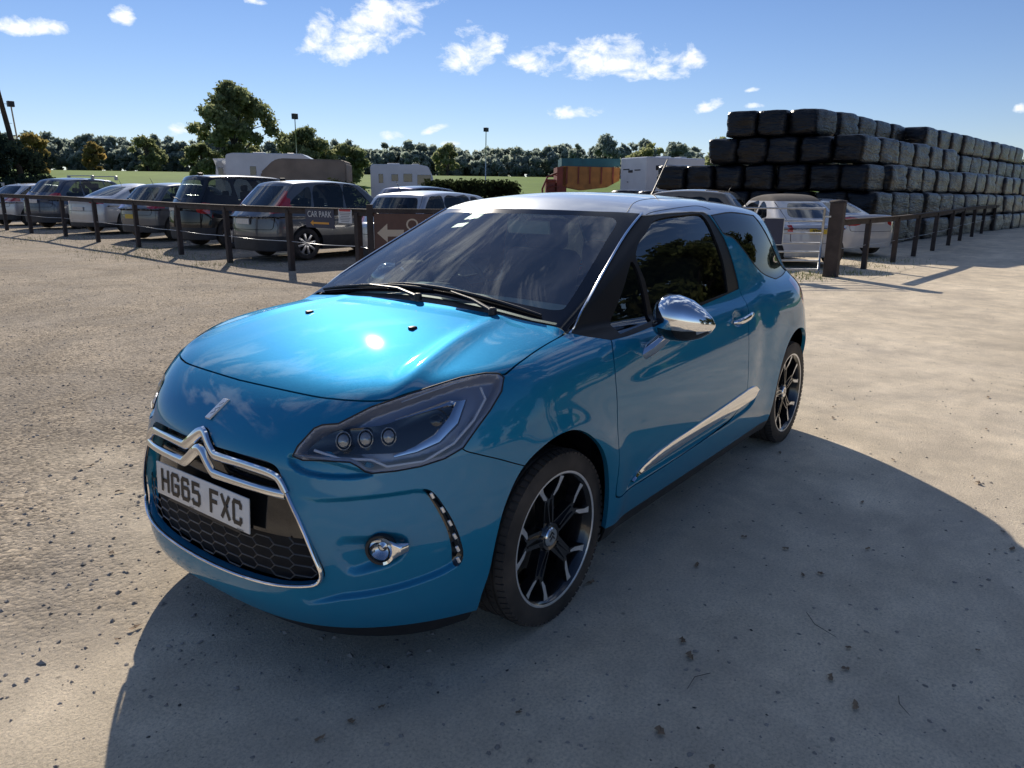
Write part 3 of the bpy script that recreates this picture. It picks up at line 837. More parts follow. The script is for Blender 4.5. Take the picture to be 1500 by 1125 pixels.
# ---- writing: flat strokes
def strokes(bm, polys, w, M, th=.0012):
    k = 0
    for pl in polys:
        for a, b in zip(pl, pl[1:]):
            a = Vector((a[0], a[1], 0)); b = Vector((b[0], b[1], 0)); t = (b-a)
            if t.length < 1e-6: continue
            t.normalize(); n = Vector((-t.y, t.x, 0))*w/2; e = t*w*.42
            zz = Vector((0, 0, th+k*.00004)); k += 1
            vs = [bm.verts.new(M @ (p+zz)) for p in (a-e-n, b+e-n, b+e+n, a-e+n)]
            bm.faces.new(vs)
GL = {'H': [[(0,0),(0,1)],[(1,0),(1,1)],[(0,.5),(1,.5)]],
 'G': [[(1,.80),(1,.88),(.85,1),(.15,1),(0,.88),(0,.12),(.15,0),(.85,0),(1,.12),(1,.46),(.55,.46)]],
 '6': [[(.95,.86),(.85,1),(.15,1),(0,.88),(0,.12),(.15,0),(.85,0),(1,.12),(1,.45),(.85,.57),(.05,.57)]],
 '5': [[(.95,1),(.05,1),(.05,.57),(.8,.60),(1,.46),(1,.13),(.85,0),(.15,0),(0,.13)]],
 'F': [[(0,0),(0,1),(1,1)],[(0,.52),(.8,.52)]],
 'X': [[(0,0),(1,1)],[(0,1),(1,0)]],
 'C': [[(1,.78),(1,.88),(.85,1),(.15,1),(0,.88),(0,.12),(.15,0),(.85,0),(1,.12),(1,.22)]],
 'W': [[(0,1),(.2,0),(.5,.7),(.8,0),(1,1)]], 'Y': [[(0,1),(.5,.5),(1,1)],[(.5,.5),(.5,0)]], '7': [[(0,1),(1,1),(.4,0)]],
 'K': [[(0,0),(0,1)],[(0,.45),(1,1)],[(.3,.6),(1,0)]], 'N': [[(0,0),(0,1),(1,0),(1,1)]], 'V': [[(0,1),(.5,0),(1,1)]], '1': [[(.2,.8),(.6,1),(.6,0)]],
 '0': [[(.15,0),(.85,0),(1,.15),(1,.85),(.85,1),(.15,1),(0,.85),(0,.15),(.15,0)]], ' ': []}
def writing(bm, text, h, M, w=None, adv=None, stroke=None, th=.0012):
    w = w or h*.5; stroke = stroke or h*.17; gw = w-stroke; gh = h-stroke; adv = adv or w*1.22
    wid = sum(adv*(.66 if c == ' ' else 1) for c in text)-(adv-w); x = -wid/2
    for c in text:
        if c != ' ':
            strokes(bm, [[(x+stroke/2+a*gw, -gh/2+b*gh) for a, b in pl] for pl in GL[c]], stroke, M, th)
        x += adv*(.66 if c == ' ' else 1)
def face_matrix(c, n, up=(0, 0, 1)):
    n = Vector(n).normalized(); x = Vector(up).cross(n).normalized(); y = n.cross(x)
    return Matrix(((x.x, y.x, n.x, c[0]), (x.y, y.y, n.y, c[1]), (x.z, y.z, n.z, c[2]), (0, 0, 0, 1)))
Mp = face_matrix((-.006, 0, .510), (1, 0, .06))
def pm(L): return Mp
bm = B(); box(bm, (0, 0, -.004), (.52, .111, .006), bevel=.003, M=Mp)
plate = fin(bm, 1, 'number_plate', M_plate, None)
bm = B(); writing(bm, 'HG65 FXC', .079, Mp, w=.050, adv=.0610, stroke=.0135, th=.0006); 
strokes(bm, [[(-.060,-.0508),(-.035,-.0508)],[(.200,-.0508),(.235,-.0508)]], .0016, Mp, .0006)
fin(bm, 1, 'plate_lettering', M_mark, plate)
bm = B()
for px in (-.217, .150):
    lathe(bm, [(.0065, 0), (.0062, .002), (.0, .0035)], 12, Mp @ Matrix.Translation((px, .004, .0012)))
fin(bm, 1, 'plate_screw', M_mark, plate)
bm = B(); box(bm, (.01, -.060, -.008), (.40, .016, .006), bevel=.002, M=Mp); fin(bm, 1, 'plate_holder', M_trim, plate)
# ---- nose emblem: slanted chrome "DS"-like badge
bm = B()
em = face_matrix((surf_at(0.012, .777)+.003, .013, .777), (.70, 0, .70))
pts = [(-.026,-.040),(-.001,-.040),(.026,.040),(.001,.040)]
for z0, sc in ((0, 1.0), (.003, .80)):
    pass
a = [bm.verts.new(em @ Vector((x, y, -.002))) for x, y in pts]; b = [bm.verts.new(em @ Vector((x*.94, y*.94, .004))) for x, y in pts]
bm.faces.new(b)
for i in range(4): bm.faces.new((a[i], a[(i+1) % 4], b[(i+1) % 4], b[i]))
badge = fin(bm, 1, 'bonnet_badge', M_satin, None)
bm = B(); strokes(bm, [[(-.010,-.022),(.004,-.012),(-.002,-.004),(.012,.006)],[(.004,.012),(.016,.024)]], .0016, em, .0046); fin(bm, 1, 'badge_groove', M_mark, badge)
# ---- washer jets
for sd in (1, -1):
    bm = B(); c = Vector((-.680, .279*sd, .981))
    box(bm, c, (.030, .022, .012), bevel=.005); fin(bm, 1, 'washer_jet', M_trim, None)
# ---- chrome windscreen strips
for sd in (1, -1):
    bm = B(); pts = []
    for s_, y_ in smooth_poly([(1.014,.704),(1.176,.677),(1.359,.637),(1.6,.585),(1.79,.559)], 4, False):
        p = ray_surf((-s_, y_, 1.7), (0, 0, -1)); pts.append(p+Vector((.3, .3, .9))*.003)
    tube(bm, pts, .0048, 8, flat=(1, .8)); fin(bm, sd, 'pillar_strip', M_chrome, None)
# ---- wipers
def on_ws(s_, y_, h): return ray_surf((-s_, y_, 1.7), (0, 0, -1))+Vector((.45, 0, .9))*h
for (a, m_, b) in (((.995,-.32), (1.035,-.02), (1.075,.30)), ((.995,.20), (1.03,.42), (1.075,.60))):
    pass
for piv, knee, tip, blade in (((.990,.02), (1.010,-.12), (1.026,-.30), ((1.030,-.62), (1.032,.05))), ((.985,.40), (1.008,.28), (1.024,.16), ((1.050,-.22), (1.026,.58)))):
    bm = B()
    p0 = on_ws(piv[0]-.01, piv[1], .012); p1 = on_ws(*knee, .018); p2 = on_ws(*tip, .020)
    tube(bm, [p0, p1, p2], [.011, .008, .005], 8, flat=(1, .7))
    lathe(bm, [(.016, -.012), (.016, .008), (.010, .014), (0, .015)], 14, Matrix.Translation(p0))
    b0 = on_ws(*blade[0], .010); b1 = on_ws(*blade[1], .010); mid = (b0+b1)/2+Vector((.2, 0, .9))*.004
    bl = []
    for t in np.linspace(0, 1, 9):
        s_ = blade[0][0]*(1-t)+blade[1][0]*t; y_ = blade[0][1]*(1-t)+blade[1][1]*t
        bl.append(on_ws(s_, y_, .008+.006*math.sin(math.pi*t)))
    tube(bm, bl, [.004]+[.0065]*7+[.004], 6)
    tube(bm, [on_ws(blade[0][0]*(1-t)+blade[1][0]*t, blade[0][1]*(1-t)+blade[1][1]*t, .004) for t in np.linspace(0, 1, 9)], .003, 4)
    fin(bm, 1, 'wiper', M_trim, None)
# ---- fog lamps
for sd in (1, -1):
    c = Vector((-.186,.622,.447)); n = Vector((.82, .56, .05)).normalized(); M = face_matrix(c, n)
    bm = B(); lathe(bm, [(.046, -.014), (.047, -.002), (.044, .005), (.037, .005), (.035, -.006)], 32, M)
    fg = fin(bm, sd, 'fog_lamp', M_trim, None)
    bm = B(); lathe(bm, [(.0355, -.004), (.030, .002), (.016, .006), (0, .007)], 28, M); fin(bm, sd, 'fog_lens', M_lens, fg)
    bm = B(); lathe(bm, [(.034, -.006), (.026, -.016), (.014, -.022), (.008, -.020), (.0, -.014)], 28, M); fin(bm, sd, 'fog_reflector', M_chrome, fg)
    bm = B(); tip = Vector((-.243, .674, .450))+Vector((.6, .79, 0))*.006
    rows_ = []
    for k in range(13):
        a = math.radians(78-13*k)        # over the top and round the rear side of the lens
        e = M @ Vector((.042*math.cos(a), .042*math.sin(a), .006)); e2 = M @ Vector((.034*math.cos(a), .034*math.sin(a), .010))
        m_ = e*.5+tip*.5+n*(.014*math.cos(math.radians(13*(k-6))))
        row = [bm.verts.new(e2), bm.verts.new(e+n*.006), bm.verts.new(m_), bm.verts.new(tip+Vector((0, 0, .015*math.cos(math.radians(15*k)))))]
        rows_.append(row)
    for r1, r2 in zip(rows_, rows_[1:]):
        for k in range(3): bm.faces.new((r1[k], r1[k+1], r2[k+1], r2[k])).smooth = True
    bmesh.ops.recalc_face_normals(bm, faces=bm.faces)
    fin(bm, sd, 'chrome_brow', M_chrome, fg)
# ---- side trim strips (curved chrome blade low on the door)
for sd in (1, -1):
    poly = smooth_poly(TRIM, 5); bm = B()
    up = smooth_poly([(1.262,.378),(1.30,.405),(1.50,.442),(1.80,.462),(2.143,.482),(2.448,.500),(2.55,.496),(2.600,.470)], 4, False)
    lo = smooth_poly([(1.262,.374),(1.33,.386),(1.543,.398),(1.83,.408),(2.16,.418),(2.448,.424),(2.55,.430),(2.600,.464)], 4, False)
    n_ = min(len(up), len(lo)); rows_ = []
    for i in range(n_):
        a = up[i]; b = lo[i]; row = []
        for t, o in ((0, -.004), (.04, .006), (.5, .011), (.93, .007), (1, -.006)):
            s_, z_ = a*(1-t)+b*t; p = ray_surf((-s_, 1.2, z_), (0, -1, 0)); row.append(bm.verts.new((p.x, p.y+o, p.z)))
        rows_.append(row)
    for r1, r2 in zip(rows_, rows_[1:]):
        for k in range(4):
            f_ = bm.faces.new((r1[k], r1[k+1], r2[k+1], r2[k])); f_.smooth = True
    bmesh.ops.recalc_face_normals(bm, faces=bm.faces)
    if sum(f_.normal.y for f_ in bm.faces) < 0: bmesh.ops.reverse_faces(bm, faces=bm.faces)
    fin(bm, sd, 'side_trim', M_chrome, None)
# ---- door handles
for sd in (1, -1):
    bm = B(); pts = [(-2.235,.832,.858),(-2.255,.850,.861),(-2.30,.860,.867),(-2.36,.862,.874),(-2.42,.855,.879),(-2.445,.838,.880)]
    tube(bm, pts, [.008,.012,.0135,.0135,.012,.008], 10, flat=(.75, 1.1)); fin(bm, sd, 'door_handle', M_chrome, None)
# ---- wing mirrors
for sd in (1, -1):
    bm = B()
    # cap: superellipsoid lofted outward; cross sections across y
    secs = []; n = 20
    ys = np.array([.838,.850,.88,.925,.975,1.015,1.043,1.054]); 
    cz = np.array([.990,.992,.995,.993,.987,.979,.974,.972]); hz = np.array([.050,.070,.083,.086,.076,.054,.028,.006])
    cs = np.array([1.437,1.430,1.420,1.415,1.420,1.432,1.445,1.452]); hs = np.array([.060,.078,.090,.092,.082,.060,.032,.008])
    for i in range(len(ys)):
        ring = []
        for k in range(n):
            q = 2*math.pi*k/n; cx, sx = math.cos(q), math.sin(q)
            e = .82
            dx = abs(cx)**e*math.copysign(1, cx); dz = abs(sx)**e*math.copysign(1, sx)
            if dx < 0: dx *= .55            # flat mirror-glass side faces rearward
            ring.append(bm.verts.new((-(cs[i])+hs[i]*dx, ys[i], cz[i]+hz[i]*dz)))
        secs.append(ring)
    for a, b in zip(secs, secs[1:]):
        for k in range(n):
            f_ = bm.faces.new((a[k], b[k], b[(k+1) % n], a[(k+1) % n])); f_.smooth = True
            if (a[k].co.z+b[(k+1) % n].co.z)/2 < .953: f_.material_index = 1
    f1 = bm.faces.new(secs[0]); f1.material_index = 1; bm.faces.new(secs[-1][::-1])
    bmesh.ops.recalc_face_normals(bm, faces=bm.faces)
    if sd == -1: bmesh.ops.scale(bm, vec=(1, -1, 1), verts=bm.verts); bmesh.ops.reverse_faces(bm, faces=bm.faces)
    if sd == -1:      # folded back against the far window
        bmesh.ops.translate(bm, vec=(-.20, .10, 0), verts=bm.verts)
    mir = hp(bm_obj('wing_mirror', bm, [M_chrome, M_gloss], None, smooth=True))
    bm = B(); tube(bm, [(-1.385,.800,.845),(-1.45,.80,.875),(-1.58,.79,.93)] if sd == -1 else [(-1.385,.800,.845),(-1.40,.838,.875),(-1.43,.872,.915),(-1.44,.90,.96)], [.036,.034,.030,.026], 12, flat=(1.2, .8)); fin(bm, sd, 'mirror_arm', M_chrome, mir)
# ---- roof joints
for sd in (1, -1):
    for nm, L_ in (('roof_joint', [(1.763,.502),(1.80,.492),(1.871,.470),(2.0,.440),(2.25,.418),(2.7,.405),(3.2,.39),(3.42,.385)]), ('door_head_joint', [(1.800,.575),(1.90,.577),(2.0,.578),(2.15,.574),(2.323,.566),(2.40,.576),(2.44,.592)])):
        bm = B(); tube(bm, [ray_surf((-a, b, 1.8), (0, 0, -1)) for a, b in smooth_poly(L_, 4, False)], .0017, 5); fin(bm, sd, nm, M_seal, None)
# ---- roof aerial
bm = B(); tube(bm, [(-2.93,.02,1.425),(-2.96,.02,1.46),(-3.12,.02,1.645)], [.010,.006,.0025], 8); fin(bm, 1, 'aerial', M_trim, None)
# ---- wheels
def alloy_wheel(cx, cy, cz, sd, ang0=-83):
    """wheel with its outer face toward +y*sd; axis along y"""
    R = Matrix.Translation((cx, cy, cz)) @ Matrix.Rotation(math.radians(-90), 4, 'X')   # local z -> +y
    bm = B(); prof = [(.222,-.100),(.232,-.104),(.258,-.101),(.282,-.097),(.295,-.091),(.301,-.078)]
    for g_ in (-.055, -.02, .02, .055):
        prof += [(.3035, g_-.012), (.304, g_-.005), (.297, g_-.0045), (.297, g_+.0045), (.304, g_+.005)]
    prof += [(.301,.078),(.295,.091),(.282,.096),(.258,.100),(.243,.100),(.236,.097),(.226,.090)]
    lathe(bm, prof, 96, R)
    # sipes: short grooves as slightly raised shoulder blocks
    for k in range(72):
        a = 2*math.pi*k/72
        for s2 in (-1, 1):
            Mk = R @ Matrix.Rotation(a, 4, 'Z') @ Matrix.Translation((.2985, 0, s2*.081))
            box(bm, (0, 0, 0), (.010, .0185, .026), M=Mk @ Matrix.Rotation(math.radians(-18*s2), 4, 'Y'))
            Mk = R @ Matrix.Rotation(a+.04, 4, 'Z') @ Matrix.Translation((.3023, 0, s2*.0375))
            box(bm, (0, 0, 0), (.0055, .019, .022), M=Mk)
    bm_t = bm
    w = thing_part('wheel', sd)
    rim = B()
    lathe(rim, [(.224,-.09),(.205,-.085),(.198,-.03),(.196,.02),(.205,.062),(.212,.080)], 72, R, 0)
    lathe(rim, [(.212,.080),(.2195,.0925),(.2220,.0945)], 96, R, 0); lathe(rim, [(.2220,.0946),(.2250,.0968),(.2305,.0966),(.2325,.092)], 96, R, 1)
    def plate_(pts, z0, z1, mi, bev=.0):
        a = [rim.verts.new(R @ Vector((x, y, zz))) for (x, y, zz) in [(p[0], p[1], z1+(p[2] if len(p) > 2 else 0)) for p in pts]]
        b = [rim.verts.new(R @ Vector((p[0]*1.0, p[1]*1.0, z0))) for p in pts]
        f_ = rim.faces.new(a); f_.material_index = mi
        for i in range(len(pts)):
            f2 = rim.faces.new((a[i], b[i], b[(i+1) % len(pts)], a[(i+1) % len(pts)])); f2.material_index = 0
    def pol(r, a): return (r*math.cos(a), r*math.sin(a))
    for k in range(5):
        a0 = math.radians(ang0+72*k)
        # stem (dark), two ridges
        for hw0, hw1, r0_, r1_, zt in ((.034, .026, .040, .146, .066),):
            p = [pol(r0_, a0-hw0/r0_), pol(r1_, a0-hw1/r1_), pol(r1_, a0+hw1/r1_), pol(r0_, a0+hw0/r0_)]
            plate_([(p[0][0], p[0][1], -.006), (p[1][0], p[1][1], .006), (p[2][0], p[2][1], .006), (p[3][0], p[3][1], -.006)], .03, zt, 0)
        for sg in (-1, 1):
            p = [pol(.052, a0+sg*.19), pol(.135, a0+sg*.115), pol(.135, a0+sg*.075), pol(.052, a0+sg*.09)]
            plate_([(q[0], q[1], .0) for q in (p if sg < 0 else p[::-1])], .05, .0745, 0)
            # branch: dark body then bright face
            C1 = [(.132, sg*.015), (.150, sg*.130), (.168, sg*.215), (.190, sg*.265), (.213, sg*.290)]
            for wd, zt, mi, st in ((.0175, .070, 0, 0), (.0140, .0755, 1, 1)):
                L_ = []; R_ = []
                for i, (r_, da) in enumerate(C1[st:]):
                    ww = wd*(1.0 if i else .45)
                    if i+st == len(C1)-1: ww *= 1.5
                    rn = C1[min(i+st+1, len(C1)-1)]; rp = C1[max(i+st-1, 0)]
                    t = Vector(pol(rn[0], a0+rn[1]))-Vector(pol(rp[0], a0+rp[1])); t.normalize(); nv = Vector((-t.y, t.x))
                    c = Vector(pol(r_, a0+da)); L_.append(c+nv*ww*.55); R_.append(c-nv*ww*.55)
                for i in range(len(L_)-1):
                    q = [(*R_[i], .0035*i), (*R_[i+1], .0035*(i+1)), (*L_[i+1], .0035*(i+1)), (*L_[i], .0035*i)]
                    plate_(q, .045 if st == 0 else zt-.006, zt, mi)
    lathe(rim, [(.052,.03),(.055,.058),(.046,.070),(.034,.066)], 40, R, 0)
    bmesh.ops.recalc_face_normals(rim, faces=rim.faces)
    cap = B(); lathe(cap, [(.034,.060),(.033,.070),(.029,.074),(.0,.076)], 32, R)
    capk = B(); Mk = R @ Matrix.Translation((0, 0, .0762)) @ Matrix.Rotation(math.radians(180), 4, 'Z')
    strokes(capk, [[(-.014,.004),(0,.018),(.010,.006)],[(-.012,-.010),(.002,.004),(.014,-.010)]], .0042, Mk, .0004)
    disc = B(); lathe(disc, [(.0,.0),(.128,.0),(.128,-.02)], 48, R)
    for b_, nm, mt in ((bm_t, 'tyre', M_tyre), (rim, 'rim', [M_wheelblk, M_satin]), (cap, 'centre_cap', M_chrome), (capk, 'cap_emblem', M_mark), (disc, 'brake_disc', M_disc)):
        if sd == -1:
            Mm = Matrix.Translation((0, cy, 0)) @ Matrix.Scale(-1, 4, (0, 1, 0)) @ Matrix.Translation((0, -cy, 0))
            bmesh.ops.transform(b_, matrix=Mm, verts=b_.verts); bmesh.ops.reverse_faces(b_, faces=b_.faces)
        if nm != 'tyre':
            for v in b_.verts: v.co.x = cx+(v.co.x-cx)*1.02; v.co.z = cz+(v.co.z-cz)*1.02
        o = bm_obj(nm, b_, mt, None, angle=30)
        if nm == 'tyre': w = hp(o); w.name = 'wheel'
        else: hp(o, w)
    return w
def thing_part(n, sd): return None
for ax in (AX_F, AX_R):
    for sd in (1, -1): alloy_wheel(-ax, .722*sd, .3045, sd)
# ---- wheel wells, floor, unseen panels added to block sun
bm = B()
for c in (ARCH_F, ARCH_R):
    for sd in (1, -1):
        Rw = Matrix.Translation((-c[0], .30*sd, c[1])) @ Matrix.Rotation(math.radians(-90*sd), 4, 'X')
        lathe(bm, [(0, 0), (.355, 0), (.352, .40), (.335, .44)], 40, Rw)
bmesh.ops.delete(bm, geom=[v for v in bm.verts if v.co.z < .14], context='VERTS')
box(bm, (-1.95, 0, .20), (3.3, .9, .05)); box(bm, (-2.0, 0, .21), (1.7, 1.45, .04)); box(bm, (-1.165, 0, .56), (.03, 1.46, .72)); box(bm, (-3.0, 0, .56), (.03, 1.3, .6)); box(bm, (-3.42, 0, .90), (.55, 1.22, .03))  # bulkhead and shelf panels added unseen, to stop sun leaking through the cabin
for sd in (1, -1): box(bm, (-2.0, .755*sd, .33), (1.66, .03, .30))  # inner sill walls, likewise added to block the sun leak
fin(bm, 1, 'underbody_and_sun_blocks', M_dark, None)
# ---- cabin
bm = B()
rows_ = []
for s_, z_ in ((1.03, .955), (1.10, .985), (1.25, 1.000), (1.42, 1.000), (1.50, .98), (1.53, .90), (1.50, .70)):
    row = []
    for y_ in np.linspace(-.68, .68, 15):
        hump = .035*math.exp(-((y_+.34)/.17)**4)*(1 if 1.3 < s_ < 1.52 else .2)
        row.append(bm.verts.new((-(s_+.10*(y_/.68)**2 if s_ < 1.3 else s_), y_, z_+hump-.02*(y_/.68)**2)))
    rows_.append(row)
for a, b in zip(rows_, rows_[1:]):
    for k in range(14):
        f_ = bm.faces.new((a[k], a[k+1], b[k+1], b[k])); f_.smooth = True
dash = fin(bm, 1, 'dashboard', M_int, None)
bm = B(); lathe(bm, [(.09, 0), (.08, .012), (.05, .018), (0, .02)], 24, Matrix.Translation((-1.28, .02, .998)) @ Matrix.Scale(1.5, 4, (0, 1, 0))); fin(bm, 1, 'dash_speaker', M_int, dash)
bm = B(); Ms = Matrix.Translation((-1.66, -.36, .985)) @ Matrix.Rotation(math.radians(-66), 4, 'Y')
tube(bm, [Ms @ Vector((.185*math.cos(2*math.pi*k/32), .185*math.sin(2*math.pi*k/32), 0)) for k in range(32)], .014, 8, closed=True)
lathe(bm, [(.065, .0), (.06, .02), (0, .025)], 20, Ms)
for a in (0, 180, 270): tube(bm, [Ms @ Vector((.05*math.cos(math.radians(a)), .05*math.sin(math.radians(a)), 0)), Ms @ Vector((.18*math.cos(math.radians(a)), .18*math.sin(math.radians(a)), 0))], .012, 6)
fin(bm, 1, 'steering_wheel', M_trim, None)
for y_ in (-.36, .36):
    bm = B(); box(bm, (-2.0, y_, .52), (.52, .50, .16), bevel=.05, seg=4)
    box(bm, (0, 0, 0), (.13, .48, .62), bevel=.055, seg=4, M=Matrix.Translation((-2.30, y_, .84)) @ Matrix.Rotation(math.radians(-18), 4, 'Y'))
    box(bm, (-2.42, y_, 1.22), (.09, .26, .17), bevel=.04, seg=4)
    fin(bm, 1, 'seat', M_seat, None)
bm = B(); box(bm, (-2.95, 0, .52), (.50, 1.2, .18), bevel=.05); box(bm, (-3.22, 0, .84), (.14, 1.2, .60), bevel=.05); fin(bm, 1, 'rear_seat', M_seat, None)
bm = B(); box(bm, (0, 0, 0), (.02, .24, .065), bevel=.01, M=Matrix.Translation((-1.74, 0, 1.285)) @ Matrix.Rotation(.2, 4, 'Y')); tube(bm, [(-1.735, 0, 1.30), (-1.66, 0, 1.345)], .008, 6); fin(bm, 1, 'rear_view_mirror', M_int, None)
bm = B()
for (s_, y_, w_, h_) in ((1.56, -.245, .085, .055), (1.49, -.262, .07, .035)):
    q = [ray_surf((-(s_+a), y_+b, 1.7), (0, 0, -1))-Vector((.42, 0, .9))*.003 for a, b in ((0, 0), (0, w_), (h_, w_+.01), (h_, .01))]
    bm.faces.new([bm.verts.new(p) for p in q])
fin(bm, 1, 'windscreen_label', M_label, None)
# ------------------------------------------------------------------ site frame: d = metres up the yard, l = metres to the right
S0x, S0y, SAZ = 1.132, 2.078, 3.788
def S(d, l, z=0.):
    return Vector((S0x+d*math.cos(SAZ)+l*math.sin(SAZ), S0y+d*math.sin(SAZ)-l*math.cos(SAZ), z))
def SR(h): return SAZ-math.radians(h)        # world angle of a direction h degrees to the right of "up the yard"
def gz(d, l=0.):
    """ground height: almost level yard, then a meadow rising to the wood"""
    return .16*float(sstep(15., 28., np.float64(d)))+float(np.interp(d, [0, 58, 80, 120, 170, 215, 300, 700], [0, 0, .7, 2.6, 5.2, 6.2, 5.5, 5.]))*(1.+.12*float(np.clip(-l/120, -1, 1)))

def noise_ramp(nt, tc, scale, stops, det=8, rough=.6, dist=0.):
    n = nt.nodes.new('ShaderNodeTexNoise'); n.inputs['Scale'].default_value = scale; n.inputs['Detail'].default_value = det; n.inputs['Roughness'].default_value = rough; n.inputs['Distortion'].default_value = dist
    nt.links.new(tc, n.inputs['Vector']); r = nt.nodes.new('ShaderNodeValToRGB')
    while len(r.color_ramp.elements) < len(stops): r.color_ramp.elements.new(.5)
    for e, (p, c) in zip(r.color_ramp.elements, stops): e.position = p; e.color = rgba(c) if len(c) == 3 else c
    nt.links.new(n.outputs['Fac'], r.inputs[0]); return n, r
def mixc(nt, a, b, f, mode='MIX'):
    m = nt.nodes.new('ShaderNodeMix'); m.data_type = 'RGBA'; m.blend_type = mode
    for s, i in ((f, 0), (a, 6), (b, 7)):
        if isinstance(s, (int, float)): m.inputs[i].default_value = s
        elif isinstance(s, tuple): m.inputs[i].default_value = rgba(s)
        else: nt.links.new(s, m.inputs[i])
    return m.outputs[2]
def ground_mat():
    m, nt, b = new_mat('dry_dirt_and_gravel'); b.inputs['Roughness'].default_value = .95; b.inputs['Specular IOR Level'].default_value = .15
    g = nt.nodes.new('ShaderNodeNewGeometry'); tc = g.outputs['Position']
    _, big = noise_ramp(nt, tc, .35, [(.3, (.73, .63, .475)), (.55, (.85, .74, .57)), (.75, (.92, .81, .64))], 6)
    _, mid = noise_ramp(nt, tc, 3.2, [(.3, (.74, .73, .72)), (.7, (1.12, 1.10, 1.08))], 8, .65)
    _, fine = noise_ramp(nt, tc, 95, [(.34, (.55, .54, .53)), (.5, (1., 1., 1.)), (.66, (1.25, 1.24, 1.22))], 6, .8)
    base = mixc(nt, mixc(nt, big.outputs[0], mid.outputs[0], 1., 'MULTIPLY'), fine.outputs[0], .8, 'MULTIPLY')
    # coarse grey gravel on the car-park side (left of the yard)
    dot = nt.nodes.new('ShaderNodeVectorMath'); dot.operation = 'DOT_PRODUCT'; nt.links.new(tc, dot.inputs[0]); dot.inputs[1].default_value = (math.sin(SAZ)*-.93+math.cos(SAZ)*.30, math.cos(SAZ)*.93+math.sin(SAZ)*.30, 0)
    n_, _r = noise_ramp(nt, tc, .5, [(0, (0, 0, 0)), (1, (1, 1, 1))], 5)
    ad = nt.nodes.new('ShaderNodeMath'); ad.operation = 'MULTIPLY_ADD'; nt.links.new(n_.outputs['Fac'], ad.inputs[0]); ad.inputs[1].default_value = 5.; nt.links.new(dot.outputs['Value'], ad.inputs[2])
    mr = nt.nodes.new('ShaderNodeMapRange'); mr.interpolation_type = 'SMOOTHSTEP'; mr.inputs[1].default_value = 2.7; mr.inputs[2].default_value = 4.4; nt.links.new(ad.outputs[0], mr.inputs[0])
    vo = nt.nodes.new('ShaderNodeTexVoronoi'); vo.inputs['Scale'].default_value = 55; nt.links.new(tc, vo.inputs['Vector'])
    sp = nt.nodes.new('ShaderNodeSeparateColor'); nt.links.new(vo.outputs['Color'], sp.inputs[0])
    rp = nt.nodes.new('ShaderNodeValToRGB'); rp.color_ramp.elements[0].color = (.14, .118, .092, 1); rp.color_ramp.elements[1].color = (.82, .69, .52, 1); nt.links.new(sp.outputs[0], rp.inputs[0])
    _, gp = noise_ramp(nt, tc, .55, [(.38, (.50, .49, .48)), (.6, (1., .98, .95))], 9, .75, 1.)
    grav = mixc(nt, mixc(nt, mixc(nt, rp.outputs[0], mid.outputs[0], .8, 'MULTIPLY'), gp.outputs[0], .9, 'MULTIPLY'), (.30, .26, .21), .25)
    col = mixc(nt, base, grav, mr.outputs[0])
    # scattered dark specks and worn dark patches
    v2 = nt.nodes.new('ShaderNodeTexVoronoi'); v2.inputs['Scale'].default_value = 11; v2.inputs['Randomness'].default_value = 1; nt.links.new(tc, v2.inputs['Vector'])
    l2 = nt.nodes.new('ShaderNodeMapRange'); l2.inputs[1].default_value = .05; l2.inputs[2].default_value = .11; l2.inputs[3].default_value = .55; l2.inputs[4].default_value = 0; nt.links.new(v2.outputs['Distance'], l2.inputs[0])
    s2 = nt.nodes.new('ShaderNodeSeparateColor'); nt.links.new(v2.outputs['Color'], s2.inputs[0])
    gt = nt.nodes.new('ShaderNodeMath'); gt.operation = 'GREATER_THAN'; gt.inputs[1].default_value = .72; nt.links.new(s2.outputs[1], gt.inputs[0])
    mu = nt.nodes.new('ShaderNodeMath'); mu.operation = 'MULTIPLY'; nt.links.new(l2.outputs[0], mu.inputs[0]); nt.links.new(gt.outputs[0], mu.inputs[1])
    col = mixc(nt, col, (.09, .08, .07), mu.outputs[0])
    _, pat = noise_ramp(nt, tc, .9, [(.42, (0, 0, 0)), (.64, (.5, .5, .5))], 9, .72, .6)
    col = mixc(nt, col, (.40, .35, .29), pat.outputs[0])
    nt.links.new(col, b.inputs['Base Color'])
    # relief
    nb = nt.nodes.new('ShaderNodeTexNoise'); nb.inputs['Scale'].default_value = 85; nb.inputs['Detail'].default_value = 7; nb.inputs['Roughness'].default_value = .78; nt.links.new(tc, nb.inputs['Vector'])
    h = nt.nodes.new('ShaderNodeMath'); h.operation = 'MULTIPLY_ADD'; nt.links.new(vo.outputs['Distance'], h.inputs[0])
    mg = nt.nodes.new('ShaderNodeMath'); mg.operation = 'MULTIPLY'; mg.inputs[1].default_value = -1.1; nt.links.new(mr.outputs[0], mg.inputs[0]); nt.links.new(mg.outputs[0], h.inputs[1]); nt.links.new(nb.outputs['Fac'], h.inputs[2])
    n3 = nt.nodes.new('ShaderNodeTexNoise'); n3.inputs['Scale'].default_value = 4; n3.inputs['Detail'].default_value = 4; nt.links.new(tc, n3.inputs['Vector'])
    h2 = nt.nodes.new('ShaderNodeMath'); h2.operation = 'MULTIPLY_ADD'; nt.links.new(n3.outputs['Fac'], h2.inputs[0]); h2.inputs[1].default_value = .9; nt.links.new(h.outputs[0], h2.inputs[2])
    bp = nt.nodes.new('ShaderNodeBump'); bp.inputs['Strength'].default_value = 1.; bp.inputs['Distance'].default_value = .008
    nt.links.new(h2.outputs[0], bp.inputs['Height']); nt.links.new(bp.outputs[0], b.inputs['Normal'])
    return m
